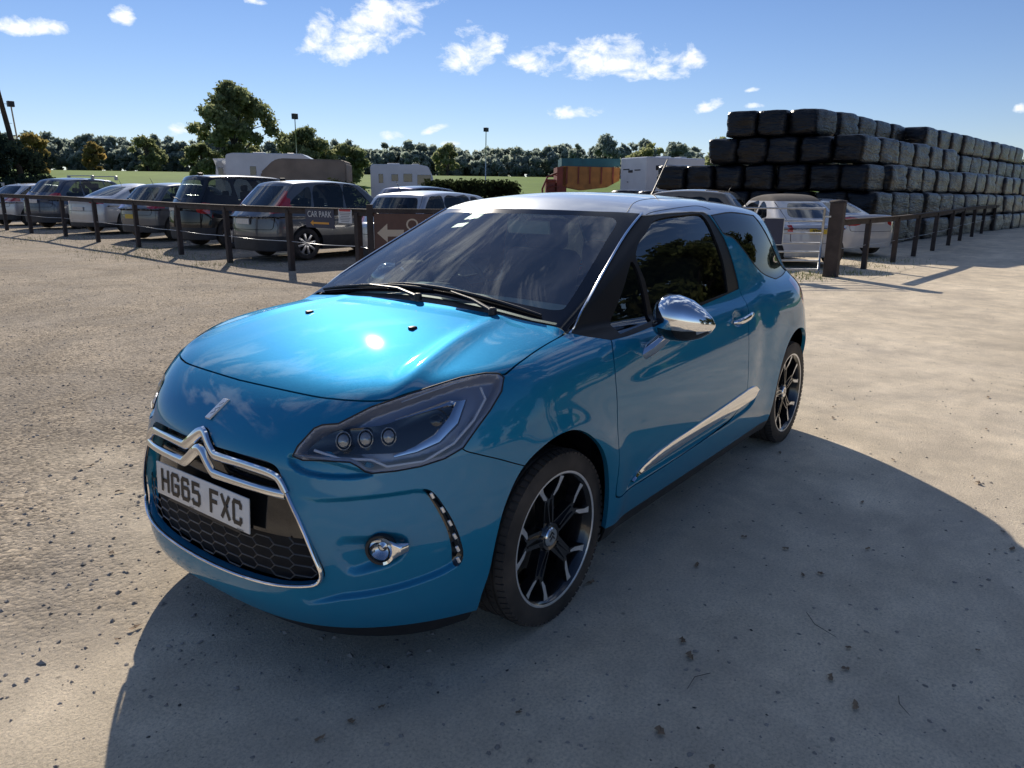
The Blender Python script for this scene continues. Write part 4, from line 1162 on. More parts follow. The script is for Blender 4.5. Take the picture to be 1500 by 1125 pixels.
def grass_mat(name, c1, c2, scale=.4):
    m, nt, b = new_mat(name); b.inputs['Roughness'].default_value = .9; b.inputs['Specular IOR Level'].default_value = .1
    g = nt.nodes.new('ShaderNodeNewGeometry')
    _, r = noise_ramp(nt, g.outputs['Position'], scale, [(.3, c1), (.7, c2)], 8, .7); _, r2 = noise_ramp(nt, g.outputs['Position'], .03, [(.35, (.8, .85, .8)), (.65, (1.15, 1.1, 1.0))], 3)
    nt.links.new(mixc(nt, r.outputs[0], r2.outputs[0], 1., 'MULTIPLY'), b.inputs['Base Color']); return m
def leaf_mat(name, c1, c2, c3=None, trans=.35):
    m = bpy.data.materials.new(name); m.use_nodes = True; nt = m.node_tree; nt.nodes.clear()
    o = nt.nodes.new('ShaderNodeOutputMaterial'); d = nt.nodes.new('ShaderNodeBsdfDiffuse'); t = nt.nodes.new('ShaderNodeBsdfTranslucent'); mx = nt.nodes.new('ShaderNodeMixShader')
    g = nt.nodes.new('ShaderNodeNewGeometry')
    r = nt.nodes.new('ShaderNodeValToRGB'); st = [(0, c1), (.6, c2)] + ([(1, c3)] if c3 else [])
    while len(r.color_ramp.elements) < len(st): r.color_ramp.elements.new(.5)
    for e, (p, c) in zip(r.color_ramp.elements, st): e.position = p; e.color = rgba(c)
    oi = nt.nodes.new('ShaderNodeObjectInfo')
    n = nt.nodes.new('ShaderNodeTexNoise'); n.inputs['Scale'].default_value = .35; n.inputs['Detail'].default_value = 3; nt.links.new(g.outputs['Position'], n.inputs['Vector'])
    a = nt.nodes.new('ShaderNodeMath'); a.operation = 'MULTIPLY_ADD'; nt.links.new(g.outputs['Random Per Island'], a.inputs[0]); a.inputs[1].default_value = .5
    b2 = nt.nodes.new('ShaderNodeMath'); b2.operation = 'MULTIPLY_ADD'; nt.links.new(n.outputs['Fac'], b2.inputs[0]); b2.inputs[1].default_value = 1.6; b2.inputs[2].default_value = -.6; nt.links.new(b2.outputs[0], a.inputs[2])
    nt.links.new(a.outputs[0], r.inputs[0]); nt.links.new(r.outputs[0], d.inputs[0]); sc_ = nt.nodes.new('ShaderNodeVectorMath'); sc_.operation = 'SCALE'; sc_.inputs['Scale'].default_value = 2.3; nt.links.new(r.outputs[0], sc_.inputs[0]); nt.links.new(sc_.outputs[0], t.inputs[0])
    mx.inputs[0].default_value = trans; nt.links.new(d.outputs[0], mx.inputs[1]); nt.links.new(t.outputs[0], mx.inputs[2]); nt.links.new(mx.outputs[0], o.inputs[0]); return m
M_ground = ground_mat()
M_field = grass_mat('meadow_grass', (.085, .165, .016), (.14, .235, .03), .25)
M_rough = grass_mat('rough_grass', (.09, .12, .03), (.20, .19, .09), 1.5)
M_leaf = leaf_mat('oak_leaves', (.09, .11, .058), (.175, .20, .105), (.26, .25, .13), .5)
M_leaf_dark = leaf_mat('dark_leaves', (.035, .045, .020), (.075, .090, .038), (.13, .12, .055), .3)
M_leaf_hazed = leaf_mat('far_leaves_hazed', (.14, .175, .165), (.22, .255, .215), (.29, .305, .24), .55)  # distance haze put into the leaf colour: paler and bluish
M_leaf_aut = leaf_mat('autumn_leaves', (.12, .11, .05), (.20, .16, .06), (.30, .20, .07), .45)
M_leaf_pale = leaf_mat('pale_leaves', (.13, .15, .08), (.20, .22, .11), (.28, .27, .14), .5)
M_conif = leaf_mat('conifer_needles', (.012, .022, .018), (.026, .042, .030), None, .1)
M_hedge = leaf_mat('hedge_leaves', (.014, .022, .010), (.035, .045, .018), None, .15)
M_bark = simple('bark', (.055, .045, .036), .9, noise=.3, nscale=6, bump=.5, bscale=20)
M_wood = simple('dark_stained_timber', (.050, .038, .033), .8, noise=.35, nscale=5, bump=.5, bscale=40)
M_galv = simple('galvanised_steel', (.42, .43, .44), .38, metal=.85, noise=.15, nscale=12)

# ---- ground sheets
def grid(name, ds, ls, zf, mat, kind='structure', zoff=0.):
    P = []; nl = len(ls)
    for d in ds:
        for l in ls: P.append(S(d, l, zf(d, l)+zoff))
    F = [(i*nl+j, (i+1)*nl+j, (i+1)*nl+j+1, i*nl+j+1) for i in range(len(ds)-1) for j in range(nl-1)]
    o = mesh_np(name, [tuple(p) for p in P], np.array(F), mat); tag(o, kind=kind); return o
g_ = grid('ground', [-400,-120,-40,-15,-6,0,4,8,12,14,16,18,20,22,24,26,30,40,50,58,64,80,120,170,215,300,500,900], [-900,-400,-200,-100,-60,-35,-20,-10,0,10,20,35,60,100,200,400,900], gz, M_ground)
if True:
    me = g_.data
    if me.polygons[0].normal.z < 0: me.flip_normals()
fd = grid('meadow', [50,56,64,80,100,120,145,170,215,300,500,900], [-900,-400,-200,-120,-80,-50,-30,-15,0,15,30,50,80,120,200,400,900], gz, M_field, zoff=.03)
if fd.data.polygons[0].normal.z < 0: fd.data.flip_normals()
tag(g_, 'dry beige dirt and grey gravel yard with the car shadow across it', 'ground'); tag(fd, 'green meadow rising behind the parked cars to the wood', 'meadow')

# ---- foliage helper
def leaves(n, blobs, size, sd, flat=.0, squash=.8):
    """n leaf clumps (two crossed-ish triangles) on and in ellipsoid blobs [(cx,cy,cz,r)]"""
    r = np.random.default_rng(sd); b = np.array(blobs); w = b[:, 3]**1.6; w = w/w.sum()
    k = r.choice(len(b), n, p=w); v = r.normal(size=(n, 3)); v /= np.linalg.norm(v, axis=1)[:, None]
    rad = b[k, 3]*(r.random(n)**.45)*(1+.35*r.normal(size=n).clip(-1, 1.5)*.5); C = b[k, :3]+v*rad[:, None]*np.array([1, 1, squash])
    # leaf plane random, biased outward
    nn = v+r.normal(size=(n, 3))*.7; nn /= np.linalg.norm(nn, axis=1)[:, None]
    t = np.cross(nn, r.normal(size=(n, 3))); t /= np.linalg.norm(t, axis=1)[:, None]; u = np.cross(nn, t)
    s = size*(.5+r.random(n))[:, None]
    P = np.stack([C+t*s, C+u*s*.55+nn*s*.12, C-t*s*.9, C-u*s*.6], 1).reshape(-1, 3)
    F = np.arange(4*n).reshape(-1, 4); return P, F
def branch_bm(bm, H, r0, sd, spread, blobs):
    rd = random.Random(sd); top = H*.75
    pts = [Vector((0, 0, -.2))]; x = y = 0
    for i in range(1, 7):
        x += rd.uniform(-.02, .02)*H; y += rd.uniform(-.02, .02)*H; pts.append(Vector((x, y, top*i/6)))
    tube(bm, pts, [r0*(1-.13*i) for i in range(7)], 8)
    for (bx, by, bz, br) in blobs[:26]:
        i = max(1, min(5, int(bz/top*6*.62))); p = pts[i]; q = Vector((bx, by, bz)); m = (p+q)/2+Vector((0, 0, .06*H))
        tube(bm, [p, m, q], [r0*.42, r0*.24, r0*.07], 5)
def crown_blobs(H, W, sd, z0=.25, n=26, lean=0):
    rd = random.Random(sd); out = []
    for i in range(n):
        a = rd.uniform(0, 2*math.pi); t = rd.uniform(0, 1); zz = H*(z0+(1-z0)*(t**.8)*.93)
        prof = math.sin(math.pi*min(1, (t*.86+.14)))**.6; rr = W/2*prof*math.sqrt(rd.uniform(.05, 1))*.85
        out.append((rr*math.cos(a)+lean*zz, rr*math.sin(a), zz, W*rd.uniform(.07, .16)*min(1., (26/n)**.33)*1.05))
    return out
def tree(name, label, pos, H, W, sd, mat, nleaf, lsize, group=None, z0=.25, rz=0, nb=26):
    t = thing(name, label, 'tree', pos, rz, group)
    bl = crown_blobs(H, W, sd, z0, nb)
    P, F = leaves(nleaf, bl, lsize, sd); mesh_np('crown', P, F, mat, t, smooth=False)
    bm = B(); branch_bm(bm, H, .022*H+.06, sd, W, bl); bm_obj('trunk', bm, M_bark, t, smooth=True); return t
def copy_thing(src, pos, rz, sc, label, group=None):
    c = src.copy(); COL.objects.link(c); c.location = pos; c.rotation_euler = (0, 0, rz); c.scale = sc; c['label'] = label
    if group: c['group'] = group
    for ch in src.children:
        d = ch.copy(); COL.objects.link(d); d.parent = c
    return c

# big oak with its smaller neighbour
tree('oak_tree', 'tall broad oak standing alone above the white caravan roofs', S(110, -39.5, gz(110)), 14.2, 12.6, 11, M_leaf, 17000, .28, z0=.08, nb=80)
tree('oak_tree', 'lower spreading tree joined to the right side of the tall oak', S(114, -31.0, gz(114)), 8.3, 10.0, 12, M_leaf, 10500, .28, z0=.02, nb=50)
tree('bushy_tree', 'low dense tree at the far right end of the oak clump', S(116, -24.5, gz(116)), 6.6, 6.0, 13, M_leaf, 4500, .30, z0=.05)
tree('bushy_tree', 'small tree at the left foot of the tall oak', S(112, -45.5, gz(112)), 6.8, 5.0, 14, M_leaf, 3500, .30, z0=.05)
# far wood: one mass of trees right round the meadow edge
def wood(name, label, items, mat, sd, per=900, ls=.55):
    Ps = []; Fs = []; off = 0
    for i, (d, l, H, W) in enumerate(items):
        bl = crown_blobs(H, W, sd+i, .02, 16); P, F = leaves(per, bl, ls, sd+i); P = P+np.array(S(d, l, gz(d, l))); Ps.append(P); Fs.append(F+off); off += len(P)
    o = mesh_np(name, np.concatenate(Ps), np.concatenate(Fs), mat, smooth=False); tag(o, label, 'wood', kind='stuff'); return o
rw = random.Random(5); items = []
for k in range(150):
    l = -175+k*2.35+rw.uniform(-1, 1); H = rw.uniform(6.2, 9.0)+(.8 if l < -45 else 0)+(1.2*math.exp(-((l-25)/14)**2))
    d = 200+rw.uniform(0, 14)-.1*abs(l+30)*.6
    if -12 < l < 12: H = rw.uniform(6.6, 7.6)
    items.append((d, l, H, rw.uniform(5.5, 8.5)))
    items.append((d-4+rw.uniform(-2, 2), l+1.1, H*rw.uniform(.5, .85), rw.uniform(5, 7))); items.append((d+6+rw.uniform(-2, 2), l+rw.uniform(0, 2), H*rw.uniform(.85, 1.05), rw.uniform(6, 8)))
wood('far_wood', 'dark green wood running along the skyline behind the meadow', items, M_leaf_hazed, 100, 520, .66)
# separate trees one can tell apart at the edge of the wood
for nm, lb, d, l, H, W, mt, sd in [
    ('autumn_tree', 'orange-tinted tree in the skyline wood left of the tall oak', 186, -101, 6.6, 6.5, M_leaf_aut, 31),
    ('autumn_tree', 'brownish tree at the wood edge beside the dark conifer hedge', 150, -93, 7.0, 8.0, M_leaf_aut, 32),
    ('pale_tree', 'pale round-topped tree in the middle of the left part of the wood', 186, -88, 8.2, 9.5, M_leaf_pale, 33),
    ('broad_tree', 'tall tree in the wood just left of the oak', 188, -71, 10.2, 11, M_leaf_hazed, 34),
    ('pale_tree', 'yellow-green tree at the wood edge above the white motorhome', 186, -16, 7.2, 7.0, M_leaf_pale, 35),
    ('broad_tree', 'highest tree of the skyline above the orange farm trailer', 178, 20.5, 9.6, 8.5, M_leaf_hazed, 36),
    ('slim_tree', 'narrow tree above the teal top of the farm trailer', 176, 14.5, 7.6, 4.5, M_leaf_hazed, 37),
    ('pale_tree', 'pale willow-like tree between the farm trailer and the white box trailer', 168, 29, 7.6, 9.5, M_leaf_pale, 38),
    ('broad_tree', 'tree above the white box trailer', 176, 37, 8.2, 9, M_leaf_hazed, 39),
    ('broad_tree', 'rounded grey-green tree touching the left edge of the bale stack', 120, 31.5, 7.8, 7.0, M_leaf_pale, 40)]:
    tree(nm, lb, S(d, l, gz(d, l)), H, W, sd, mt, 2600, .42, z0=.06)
# trees beside the yard out of the picture, mirrored in the car windows
for i, (d, l, H, W, sd, lb) in enumerate([(11, 17, 6.6, 8, 57, 'leafy tree mirrored behind the shark fin of the quarter window'), (15, 19.5, 7.2, 8.5, 58, 'leafy tree mirrored low in the quarter window'), (20.5, 24.5, 9.5, 9.5, 59, 'leafy tree mirrored at the very back of the quarter window'), (16.5, 26, 11, 9, 55, 'leafy tree mirrored at the rear edge of the quarter window'), (5.5, 19, 9.0, 9, 56, 'leafy tree mirrored in the centre of the quarter window'), (2, 17.5, 8.6, 10, 51, 'leafy tree mirrored in the rear half of the car windows'), (10.5, 29, 12.0, 12, 52, 'tall leafy tree mirrored in the middle of the door window'), (-6, 21, 8.0, 9, 53, 'leafy tree mirrored low in the front of the door window'), (-14, 24, 9.5, 10, 54, 'leafy tree mirrored in the front wing of the car')]):
    tree('roadside_tree', lb, S(d, l), H, W, sd, M_leaf_dark, 6500, .24, z0=.08, nb=34)
# dark conifer hedge at the far left
t = thing('conifer', 'dark clipped conifer clump at the left edge behind the silver hatchback', 'conifer', S(36, -24.6, gz(36)))
bl = []
rd = random.Random(3)
for i in range(60):
    a = rd.uniform(0, 6.28); zz = rd.uniform(.3, 3.7); rr = 2.7*math.sqrt(max(.02, 1-(zz/4.3)**2))*math.sqrt(rd.random()); bl.append((rr*math.cos(a)*1.1, rr*math.sin(a)*1.1, zz, .55))
P, F = leaves(14000, bl, .11, 3); mesh_np('crown', P, F, M_conif, t, smooth=False)
bm = B(); tube(bm, [(0, 0, -.2), (0, 0, 2), (0, 0, 3.6)], [.2, .15, .05]); bm_obj('trunk', bm, M_bark, t)
# clipped hedge
t = tag(mesh_np('hedge', *leaves(9000, [(x*.42-2.0, rd.uniform(-.4, .4), zz, .42) for x in range(11) for zz in (.5, 1.0, 1.5, 1.75) for _ in (0, 1)], .10, 9), M_hedge, smooth=False), 'clipped dark hedge in front of the meadow, right of the white motorhome', 'hedge')
t.location = S(39, -2.2, .1); t.rotation_euler = (0, 0, SR(75))
t = tag(mesh_np('bush', *leaves(2500, [(rd.uniform(-.9, .9), rd.uniform(-.4, .4), rd.uniform(.3, 1.8), .45) for _ in range(14)], .10, 19), M_hedge, smooth=False), 'dark low bush between the tan tarpaulin and the white motorhome', 'bush')
t.location = S(40, -8.7, .15)

# ---- timber fences
def fence(name, label, posts, railz, railh, ph, pw, wire=None, rail_w=.05, ext=None):
    t = thing(name, label, 'fence', S(posts[0][0], posts[0][1], gz(posts[0][0])))
    inv = t.matrix_basis.inverted() if False else Matrix.Translation(-t.location)
    rd = random.Random(name)
    for i, (d, l) in enumerate(posts):
        bm = B(); p = S(d, l, gz(d)); a = posts[min(i+1, len(posts)-1)]; b_ = posts[max(i-1, 0)]; q = S(*a)-S(*b_); rz = math.atan2(q.y, q.x)
        M = inv @ Matrix.Translation(p) @ Matrix.Rotation(rd.uniform(-.02, .02), 4, 'X')
        box(bm, (0, 0, ph/2-.1), (pw, pw, ph+.2), rz=rz, bevel=.008, M=M); bm_obj('post', bm, M_wood, t)
    pts = list(posts); 
    if ext: pts = [ext[0]]+pts+[ext[1]] if len(ext) == 2 else pts+[ext[0]]
    bm = B()
    for (a, b_) in zip(pts, pts[1:]):
        p = S(a[0], a[1], gz(a[0])+railz-railh/2); q = S(b_[0], b_[1], gz(b_[0])+railz-railh/2); v = q-p; L = v.length
        M = inv @ Matrix.Translation((p+q)/2) @ v.to_track_quat('X', 'Z').to_matrix().to_4x4()
        box(bm, (0, 0, 0), (L-.004, rail_w, railh), bevel=.006, M=M)
        box(bm, (0, 0, railh/2+.012), (L-.004, rail_w+.07, .022), M=M)
    bm_obj('rail', bm, M_wood, t)
    if wire:
        bm = B()
        for z in wire:
            for (a, b_) in zip(pts, pts[1:]):
                p = S(a[0], a[1], gz(a[0])+z); q = S(b_[0], b_[1], gz(b_[0])+z); m_ = (p+q)/2-Vector((0, 0, .02)); tube(bm, [inv @ p, inv @ m_, inv @ q], .006, 4)
        bm_obj('wire', bm, M_galv, t)
    return t
fence('post_and_rail_fence', 'dark post-and-rail fence in front of the row of parked cars on the left', [(25.4,-17.0),(24.0,-15.3),(22.7,-13.45),(20.9,-11.5),(19.4,-9.65),(17.5,-7.73),(15.75,-5.95),(14.2,-4.2),(12.95,-2.65)], 1.16, .095, 1.12, .10, wire=[.55], ext=[(28.3,-21.1),(12.6,-2.3)])
fence('post_and_rail_fence', 'dark post-and-rail fence running from the gate post along the black bales', [(15.6,7.3),(17.2,8.7),(18.8,10.0),(20.5,11.4),(22.4,12.9),(24.4,14.4),(26.6,16.1),(29.0,17.9),(31.7,20.0),(34.8,22.4),(38.4,25.1),(42.5,28.2)], 1.02, .09, 1.0, .10, wire=[.50], ext=[(14.35,6.22),(50,34)])
# gate post
t = thing('gate_post', 'thick square brown timber post with a pointed cap beside the steel gate', 'gate post', S(14.0, 5.95), SR(35))
bm = B(); box(bm, (0, 0, .62), (.24, .24, 1.46), bevel=.012); bm_obj('shaft', bm, M_wood, t)
bm = B(); lathe(bm, [(.185, 1.352), (.190, 1.362), (.165, 1.385), (.0, 1.405)], 4, Matrix.Rotation(math.pi/4, 4, 'Z')); bm_obj('cap', bm, M_wood, t)
# field gate
t = thing('field_gate', 'galvanised tubular steel field gate closed beside the brown gate post', 'gate', S(13.9, 5.72), SR(90)+math.pi)
GW = 3.3; zs = [.14, .30, .46, .62, .80, 1.02, 1.24]
bm = B()
bm.free()
for x_, r__ in ((.05, .022), (GW, .022), (1.32, .014)):
    bm = B(); tube(bm, [(x_, 0, .12), (x_, 0, 1.25)], r__, 10); bm_obj('stile', bm, M_galv, t)
for z in zs:
    bm = B(); tube(bm, [(.05, 0, z), (GW, 0, z)], .017, 10); bm_obj('bar', bm, M_galv, t)
bm = B(); box(bm, (.0, 0, 1.1), (.14, .04, .03)); bm_obj('latch', bm, M_galv, t)
# signs
M_navy = simple('navy_sign_face', (.012, .018, .055), .4, noise=.1)
M_brown = simple('brown_sign_face', (.13, .065, .045), .6, noise=.12)
M_white = simple('white_sign_paint', (.62, .62, .60), .5)
M_orange = simple('orange_sign_paint', (.75, .33, .03), .5)
M_cream = simple('cream_sign_paint', (.62, .50, .36), .5)
M_redp = simple('red_print', (.45, .04, .04), .5)
M_greyp = simple('grey_print', (.20, .20, .22), .5)
def text_mesh(name, body, size, M, mat, parent, sx=1., extrude=.001):
    cu = bpy.data.curves.new(name, 'FONT'); cu.body = body; cu.size = size; cu.align_x = 'CENTER'; cu.align_y = 'CENTER'; cu.extrude = extrude
    tmp = bpy.data.objects.new(name, cu); COL.objects.link(tmp); dg = bpy.context.evaluated_depsgraph_get(); me = bpy.data.meshes.new_from_object(tmp.evaluated_get(dg))
    bpy.data.objects.remove(tmp); me.transform(M @ Matrix.Scale(sx, 4, (1, 0, 0))); me.materials.clear(); me.materials.append(mat); me.name = name
    return link(bpy.data.objects.new(name, me), parent)
def arrow(bm, x0, x1, y, w, hw, hl, z=.002):
    pts = [(x0, y), (x0+hl, y+hw), (x0+hl, y+w/2), (x1, y+w/2), (x1, y-w/2), (x0+hl, y-w/2), (x0+hl, y-hw)]
    bm.faces.new([bm.verts.new((a, b_, z)) for a, b_ in pts[::-1]])
def sign_face(center, n):
    return face_matrix(center, n)
def facing(d0, l0, d1, l1):
    v = S(d1, l1)-S(d0, l0); return math.atan2(v.y, v.x)
ang = facing(14.2, -4.2, 12.95, -2.65)
t = thing('car_park_sign', 'navy CAR PARK sign with an orange arrow pointing left, fixed to the fence rail', 'sign', S(13.60, -3.42, 1.0), ang)
Ms = Matrix.Rotation(math.radians(90), 4, 'X')
bm = B(); box(bm, (0, -.055, 0), (.82, .014, .34), bevel=.004); bm_obj('board', bm, M_navy, t)
Mt = Matrix.Translation((0, -.0645, .065)) @ Ms
text_mesh('lettering', 'CAR PARK', .150, Mt, M_white, t, .98)
bm = B(); arrow(bm, -.27, .27, 0, .034, .050, .09); bmesh.ops.reverse_faces(bm, faces=bm.faces); bmesh.ops.transform(bm, matrix=Matrix.Translation((0, -.0645, -.085)) @ Ms, verts=bm.verts); bm_obj('arrow', bm, M_orange, t)
t = thing('notice_board', 'small white notice with a red heading, fixed to the rail beside the navy sign', 'notice', S(13.12, -2.86, 1.06), ang)
bm = B(); box(bm, (0, -.055, 0), (.36, .008, .25)); bm_obj('panel', bm, M_white, t)
bm = B(); box(bm, (0, -.0605, .090), (.30, .003, .035)); bm_obj('heading', bm, M_redp, t)
bm = B()
for k in range(6): box(bm, (0, -.0605, .045-.028*k), (.29-.04*(k % 3), .003, .010))
bm_obj('print_lines', bm, M_greyp, t)
# brown direction board
ang2 = SR(90)+.0+math.radians(-6)
t = thing('direction_board', 'big brown timber board with a cream arrow pointing left, half hidden by the blue car', 'sign', S(12.55, -2.42, 0), SR(84))
for x_ in (.05, 2.15):
    bm = B(); box(bm, (x_, 0, .60), (.10, .10, 1.32), bevel=.006); bm_obj('post', bm, M_wood, t)
for z_ in (1.16, .42):
    bm = B(); box(bm, (1.10, 0, z_), (2.0, .08, .07), bevel=.005); bm_obj('rail', bm, M_wood, t)
bm = B(); box(bm, (1.10, 0, .785), (1.98, .03, .66)); bm_obj('board', bm, M_brown, t)
bm = B(); arrow(bm, .16, .60, 0, .11, .155, .17); bmesh.ops.reverse_faces(bm, faces=bm.faces); bmesh.ops.transform(bm, matrix=Matrix.Translation((0, -.0175, .80)) @ Ms, verts=bm.verts); bm_obj('arrow', bm, M_cream, t)
text_mesh('lettering', 'O', .27, Matrix.Translation((.74, -.0175, .93)) @ Ms, M_cream, t)
# small navy sign behind the gate
t = thing('notice_board', 'plain dark navy board with a grey edge hung on the left part of the gate', 'notice', S(13.82, 4.72, .83), SR(90)+math.pi)
bm = B(); box(bm, (0, .040, 0), (.36, .012, .46)); bm_obj('board', bm, M_navy, t)
bm = B()
for c, s in (((0, .040, .236), (.385, .018, .014)), ((0, .040, -.236), (.385, .018, .014)), ((.186, .040, 0), (.014, .018, .458)), ((-.186, .040, 0), (.014, .018, .458))): box(bm, c, s)
bm_obj('edging', bm, M_galv, t)

# ---- wrapped bales
def wrap_mat():
    m, nt, b = new_mat('black_bale_film'); b.inputs['Roughness'].default_value = .30; b.inputs['Specular IOR Level'].default_value = .42
    tc = nt.nodes.new('ShaderNodeTexCoord'); oi = nt.nodes.new('ShaderNodeObjectInfo')
    ad = nt.nodes.new('ShaderNodeVectorMath'); ad.operation = 'ADD'; nt.links.new(tc.outputs['Object'], ad.inputs[0]); nt.links.new(oi.outputs['Location'], ad.inputs[1])
    _, r = noise_ramp(nt, ad.outputs[0], 1.3, [(.38, (.002, .0025, .004)), (.60, (.005, .006, .009)), (.85, (.028, .026, .023))], 8, .7, .5)
    nt.links.new(r.outputs[0], b.inputs['Base Color'])
    mp = nt.nodes.new('ShaderNodeMapping'); mp.inputs['Scale'].default_value = (2.5, 2.5, 11); nt.links.new(ad.outputs[0], mp.inputs[0])
    n = nt.nodes.new('ShaderNodeTexNoise'); n.inputs['Scale'].default_value = 1.; n.inputs['Detail'].default_value = 7; n.inputs['Distortion'].default_value = 1.2; nt.links.new(mp.outputs[0], n.inputs['Vector'])
    bp = nt.nodes.new('ShaderNodeBump'); bp.inputs['Strength'].default_value = .8; bp.inputs['Distance'].default_value = .05; nt.links.new(n.outputs['Fac'], bp.inputs['Height']); nt.links.new(bp.outputs[0], b.inputs['Normal'])
    return m
M_wrap = wrap_mat()
def bale_mesh(sd):
    r = np.random.default_rng(sd); n = 9; P = []; idx = {}
    F = []
    def key(p): return tuple(np.round(p, 5))
    def vid(p):
        k = key(p)
        if k not in idx: idx[k] = len(P); P.append(p)
        return idx[k]
    t = np.linspace(-1, 1, n)
    for ax in range(3):
        for sg in (-1, 1):
            for i in range(n-1):
                for j in range(n-1):
                    q = []
                    for (a, b_) in ((i, j), (i+1, j), (i+1, j+1), (i, j+1)):
                        v = np.zeros(3); v[ax] = sg; v[(ax+1) % 3] = t[a]; v[(ax+2) % 3] = t[b_]; q.append(vid(v))
                    F.append(q if sg > 0 else q[::-1])
    P = np.array(P); pn = (np.abs(P)**11).sum(1)**(1/11.); Q = P/pn[:, None]
    Q = Q*(1+.02*np.cos(P*math.pi/2).sum(1))[:, None]
    # wrinkles and sag
    for _ in range(7):
        k = r.normal(size=3)*np.array([3, 3, 5]); ph = r.random()*6; Q = Q+Q*(.013*np.sin(P@k+ph))[:, None]
    Q[:, 2] -= .03*np.abs(Q[:, 0])*(Q[:, 2] > 0)
    Q *= np.array([.79, .445, .387]); Q[:, 2] += .39
    me_o = mesh_np('wrapped_bale', Q, np.array(F), M_wrap); m = me_o.data; bpy.data.objects.remove(me_o); return m
BM = [bale_mesh(i) for i in range(5)]
ub = (math.cos(math.radians(44)), math.sin(math.radians(44))); vb = (math.cos(math.radians(-62)), math.sin(math.radians(-62)))
C0 = (21.6, 10.2); rb = random.Random(8); LU, WV, HT = 1.6, .90, .775
ordn = ['first', 'second', 'third', 'fourth', 'fifth', 'sixth', 'seventh', 'eighth', 'ninth', 'tenth', 'eleventh', 'twelfth', 'thirteenth', 'fourteenth', 'fifteenth', 'sixteenth', 'seventeenth', 'eighteenth']
tier_n = ['lowest layer', 'second layer up', 'third layer up', 'fourth layer up', 'top layer']
def bale(u, v, k, label, group, right=True):
    d = C0[0]+ub[0]*u+vb[0]*v; l = C0[1]+ub[1]*u+vb[1]*v
    o = bpy.data.objects.new('wrapped_bale', rb.choice(BM)); COL.objects.link(o)
    o.location = S(d+rb.uniform(-.04, .04), l+rb.uniform(-.04, .04), .08+k*HT); o.rotation_euler = (0, 0, SR(44 if right else 36)+rb.uniform(-.03, .03)+rb.choice((0, math.pi)))
    o.scale = (1+rb.uniform(-.02, .01), 1+rb.uniform(-.05, .01), 1+rb.uniform(-.04, .0)); tag(o, label, 'bale', group)
offs = [0, 0, .2, .5, 1.75]; nleft = [10, 9, 7, 5, 3]; nright = [17, 17, 6, 6, 5]
for k in range(5):
    for i in range(nleft[k]):
        bale(LU/2, offs[k]+WV*(i+.5), k, ('black wrapped bale at the near corner of the stack, %s' % tier_n[k]) if i == 0 else '%s bale left of the near corner on the gate side, %s' % (ordn[i-1], tier_n[k]), 'black wrapped bales in the stack', i < 1)
    for i in range(1, nright[k]):
        bale(LU*(i+.5), offs[k]+WV*.5, k, '%s bale right of the near corner along the fence, %s' % (ordn[i-1], tier_n[k]), 'black wrapped bales in the stack')
for k, (u0, v0, n) in {2: (9.65, .1, 11), 3: (8.0, 1.1, 11), 4: (8.0, 1.1, 10)}.items():
    for i in range(n):
        bale(u0+LU*(i+.5), v0+.5, k, '%s bale of the far stretch of the stack along the fence, %s' % (ordn[i], tier_n[k]), 'black wrapped bales in the stack')

# ---- stones and leaf litter near the camera
def scatter_stones(n, sd, lab, dist, smin, smax, mat, name='loose_stones'):
    r = np.random.default_rng(sd); base = np.array([(0,0,1),(.9,0,.1),(.2,.9,0),(-.8,.5,.1),(-.7,-.6,0),(.4,-.9,.1),(0,0,-.4)]); F0 = np.array([(0,1,2),(0,2,3),(0,3,4),(0,4,5),(0,5,1)])
    Ps = []; Fs = []
    for i in range(n):
        d, l = dist(r); a = r.random()*6.28; s = smin+(smax-smin)*r.random()**3
        c, s_ = math.cos(a), math.sin(a); R = np.array([[c, -s_, 0], [s_, c, 0], [0, 0, 1]])
        P = (base+r.normal(size=base.shape)*.16)*np.array([1, .8, .5])*s; P = P@R.T; p = S(d, l, gz(d)); Ps.append(P+np.array(p)+np.array([0, 0, s*.1])); Fs.append(F0+7*i)
    return tag(mesh_np(name, np.concatenate(Ps), np.concatenate(Fs), mat, smooth=False), lab, 'stones', kind='stuff')
M_stone = simple('loose_stone', (.30, .27, .235), .9, noise=.45, nscale=3)
M_stoned = simple('dark_stone', (.07, .062, .055), .9, noise=.4, nscale=3)
scatter_stones(5200, 1, 'small pale loose stones scattered over the dirt yard', lambda r: (lambda d: (d, (r.random()-.5)*1.7*d+0))(.9+16*r.random()**1.5), .002, .011, M_stone)
scatter_stones(7000, 3, 'coarse grey gravel on the left side of the yard', lambda r: (lambda d: (d, -d*(.10+.72*r.random())))(1.9+14*r.random()), .003, .016, M_stone, 'gravel')
scatter_stones(900, 2, 'dark grit and soil crumbs scattered over the dirt yard', lambda r: (lambda d: (d, (r.random()-.5)*1.6*d))(.9+11*r.random()**1.4), .002, .008, M_stoned, 'soil_crumbs')
r = np.random.default_rng(4); Ps = []; Fs = []; off = 0
for i in range(150):
    d = 1.0+7*r.random()**1.3; l = (r.random()-.45)*1.5*d; a = r.random()*6.28; s = .007+.012*r.random(); p = S(d, l, .006)
    n = 10; ang_ = np.linspace(0, 2*np.pi, n, endpoint=False); rad = s*(1+.45*np.cos(ang_*2+.3)+.28*np.sin(ang_*5+r.random()*6)); P = np.stack([rad*np.cos(ang_+a), rad*.7*np.sin(ang_+a), s*.35*np.abs(np.sin(ang_*1.5+r.random()*6))], 1)
    P = np.concatenate([P, [[0, 0, s*.12]]])+np.array(p); Ps.append(P); Fs.append(np.array([(j, (j+1) % n, n) for j in range(n)])+off); off += n+1
M_litter = simple('dead_leaf', (.20, .135, .08), .8, noise=.6, nscale=2)
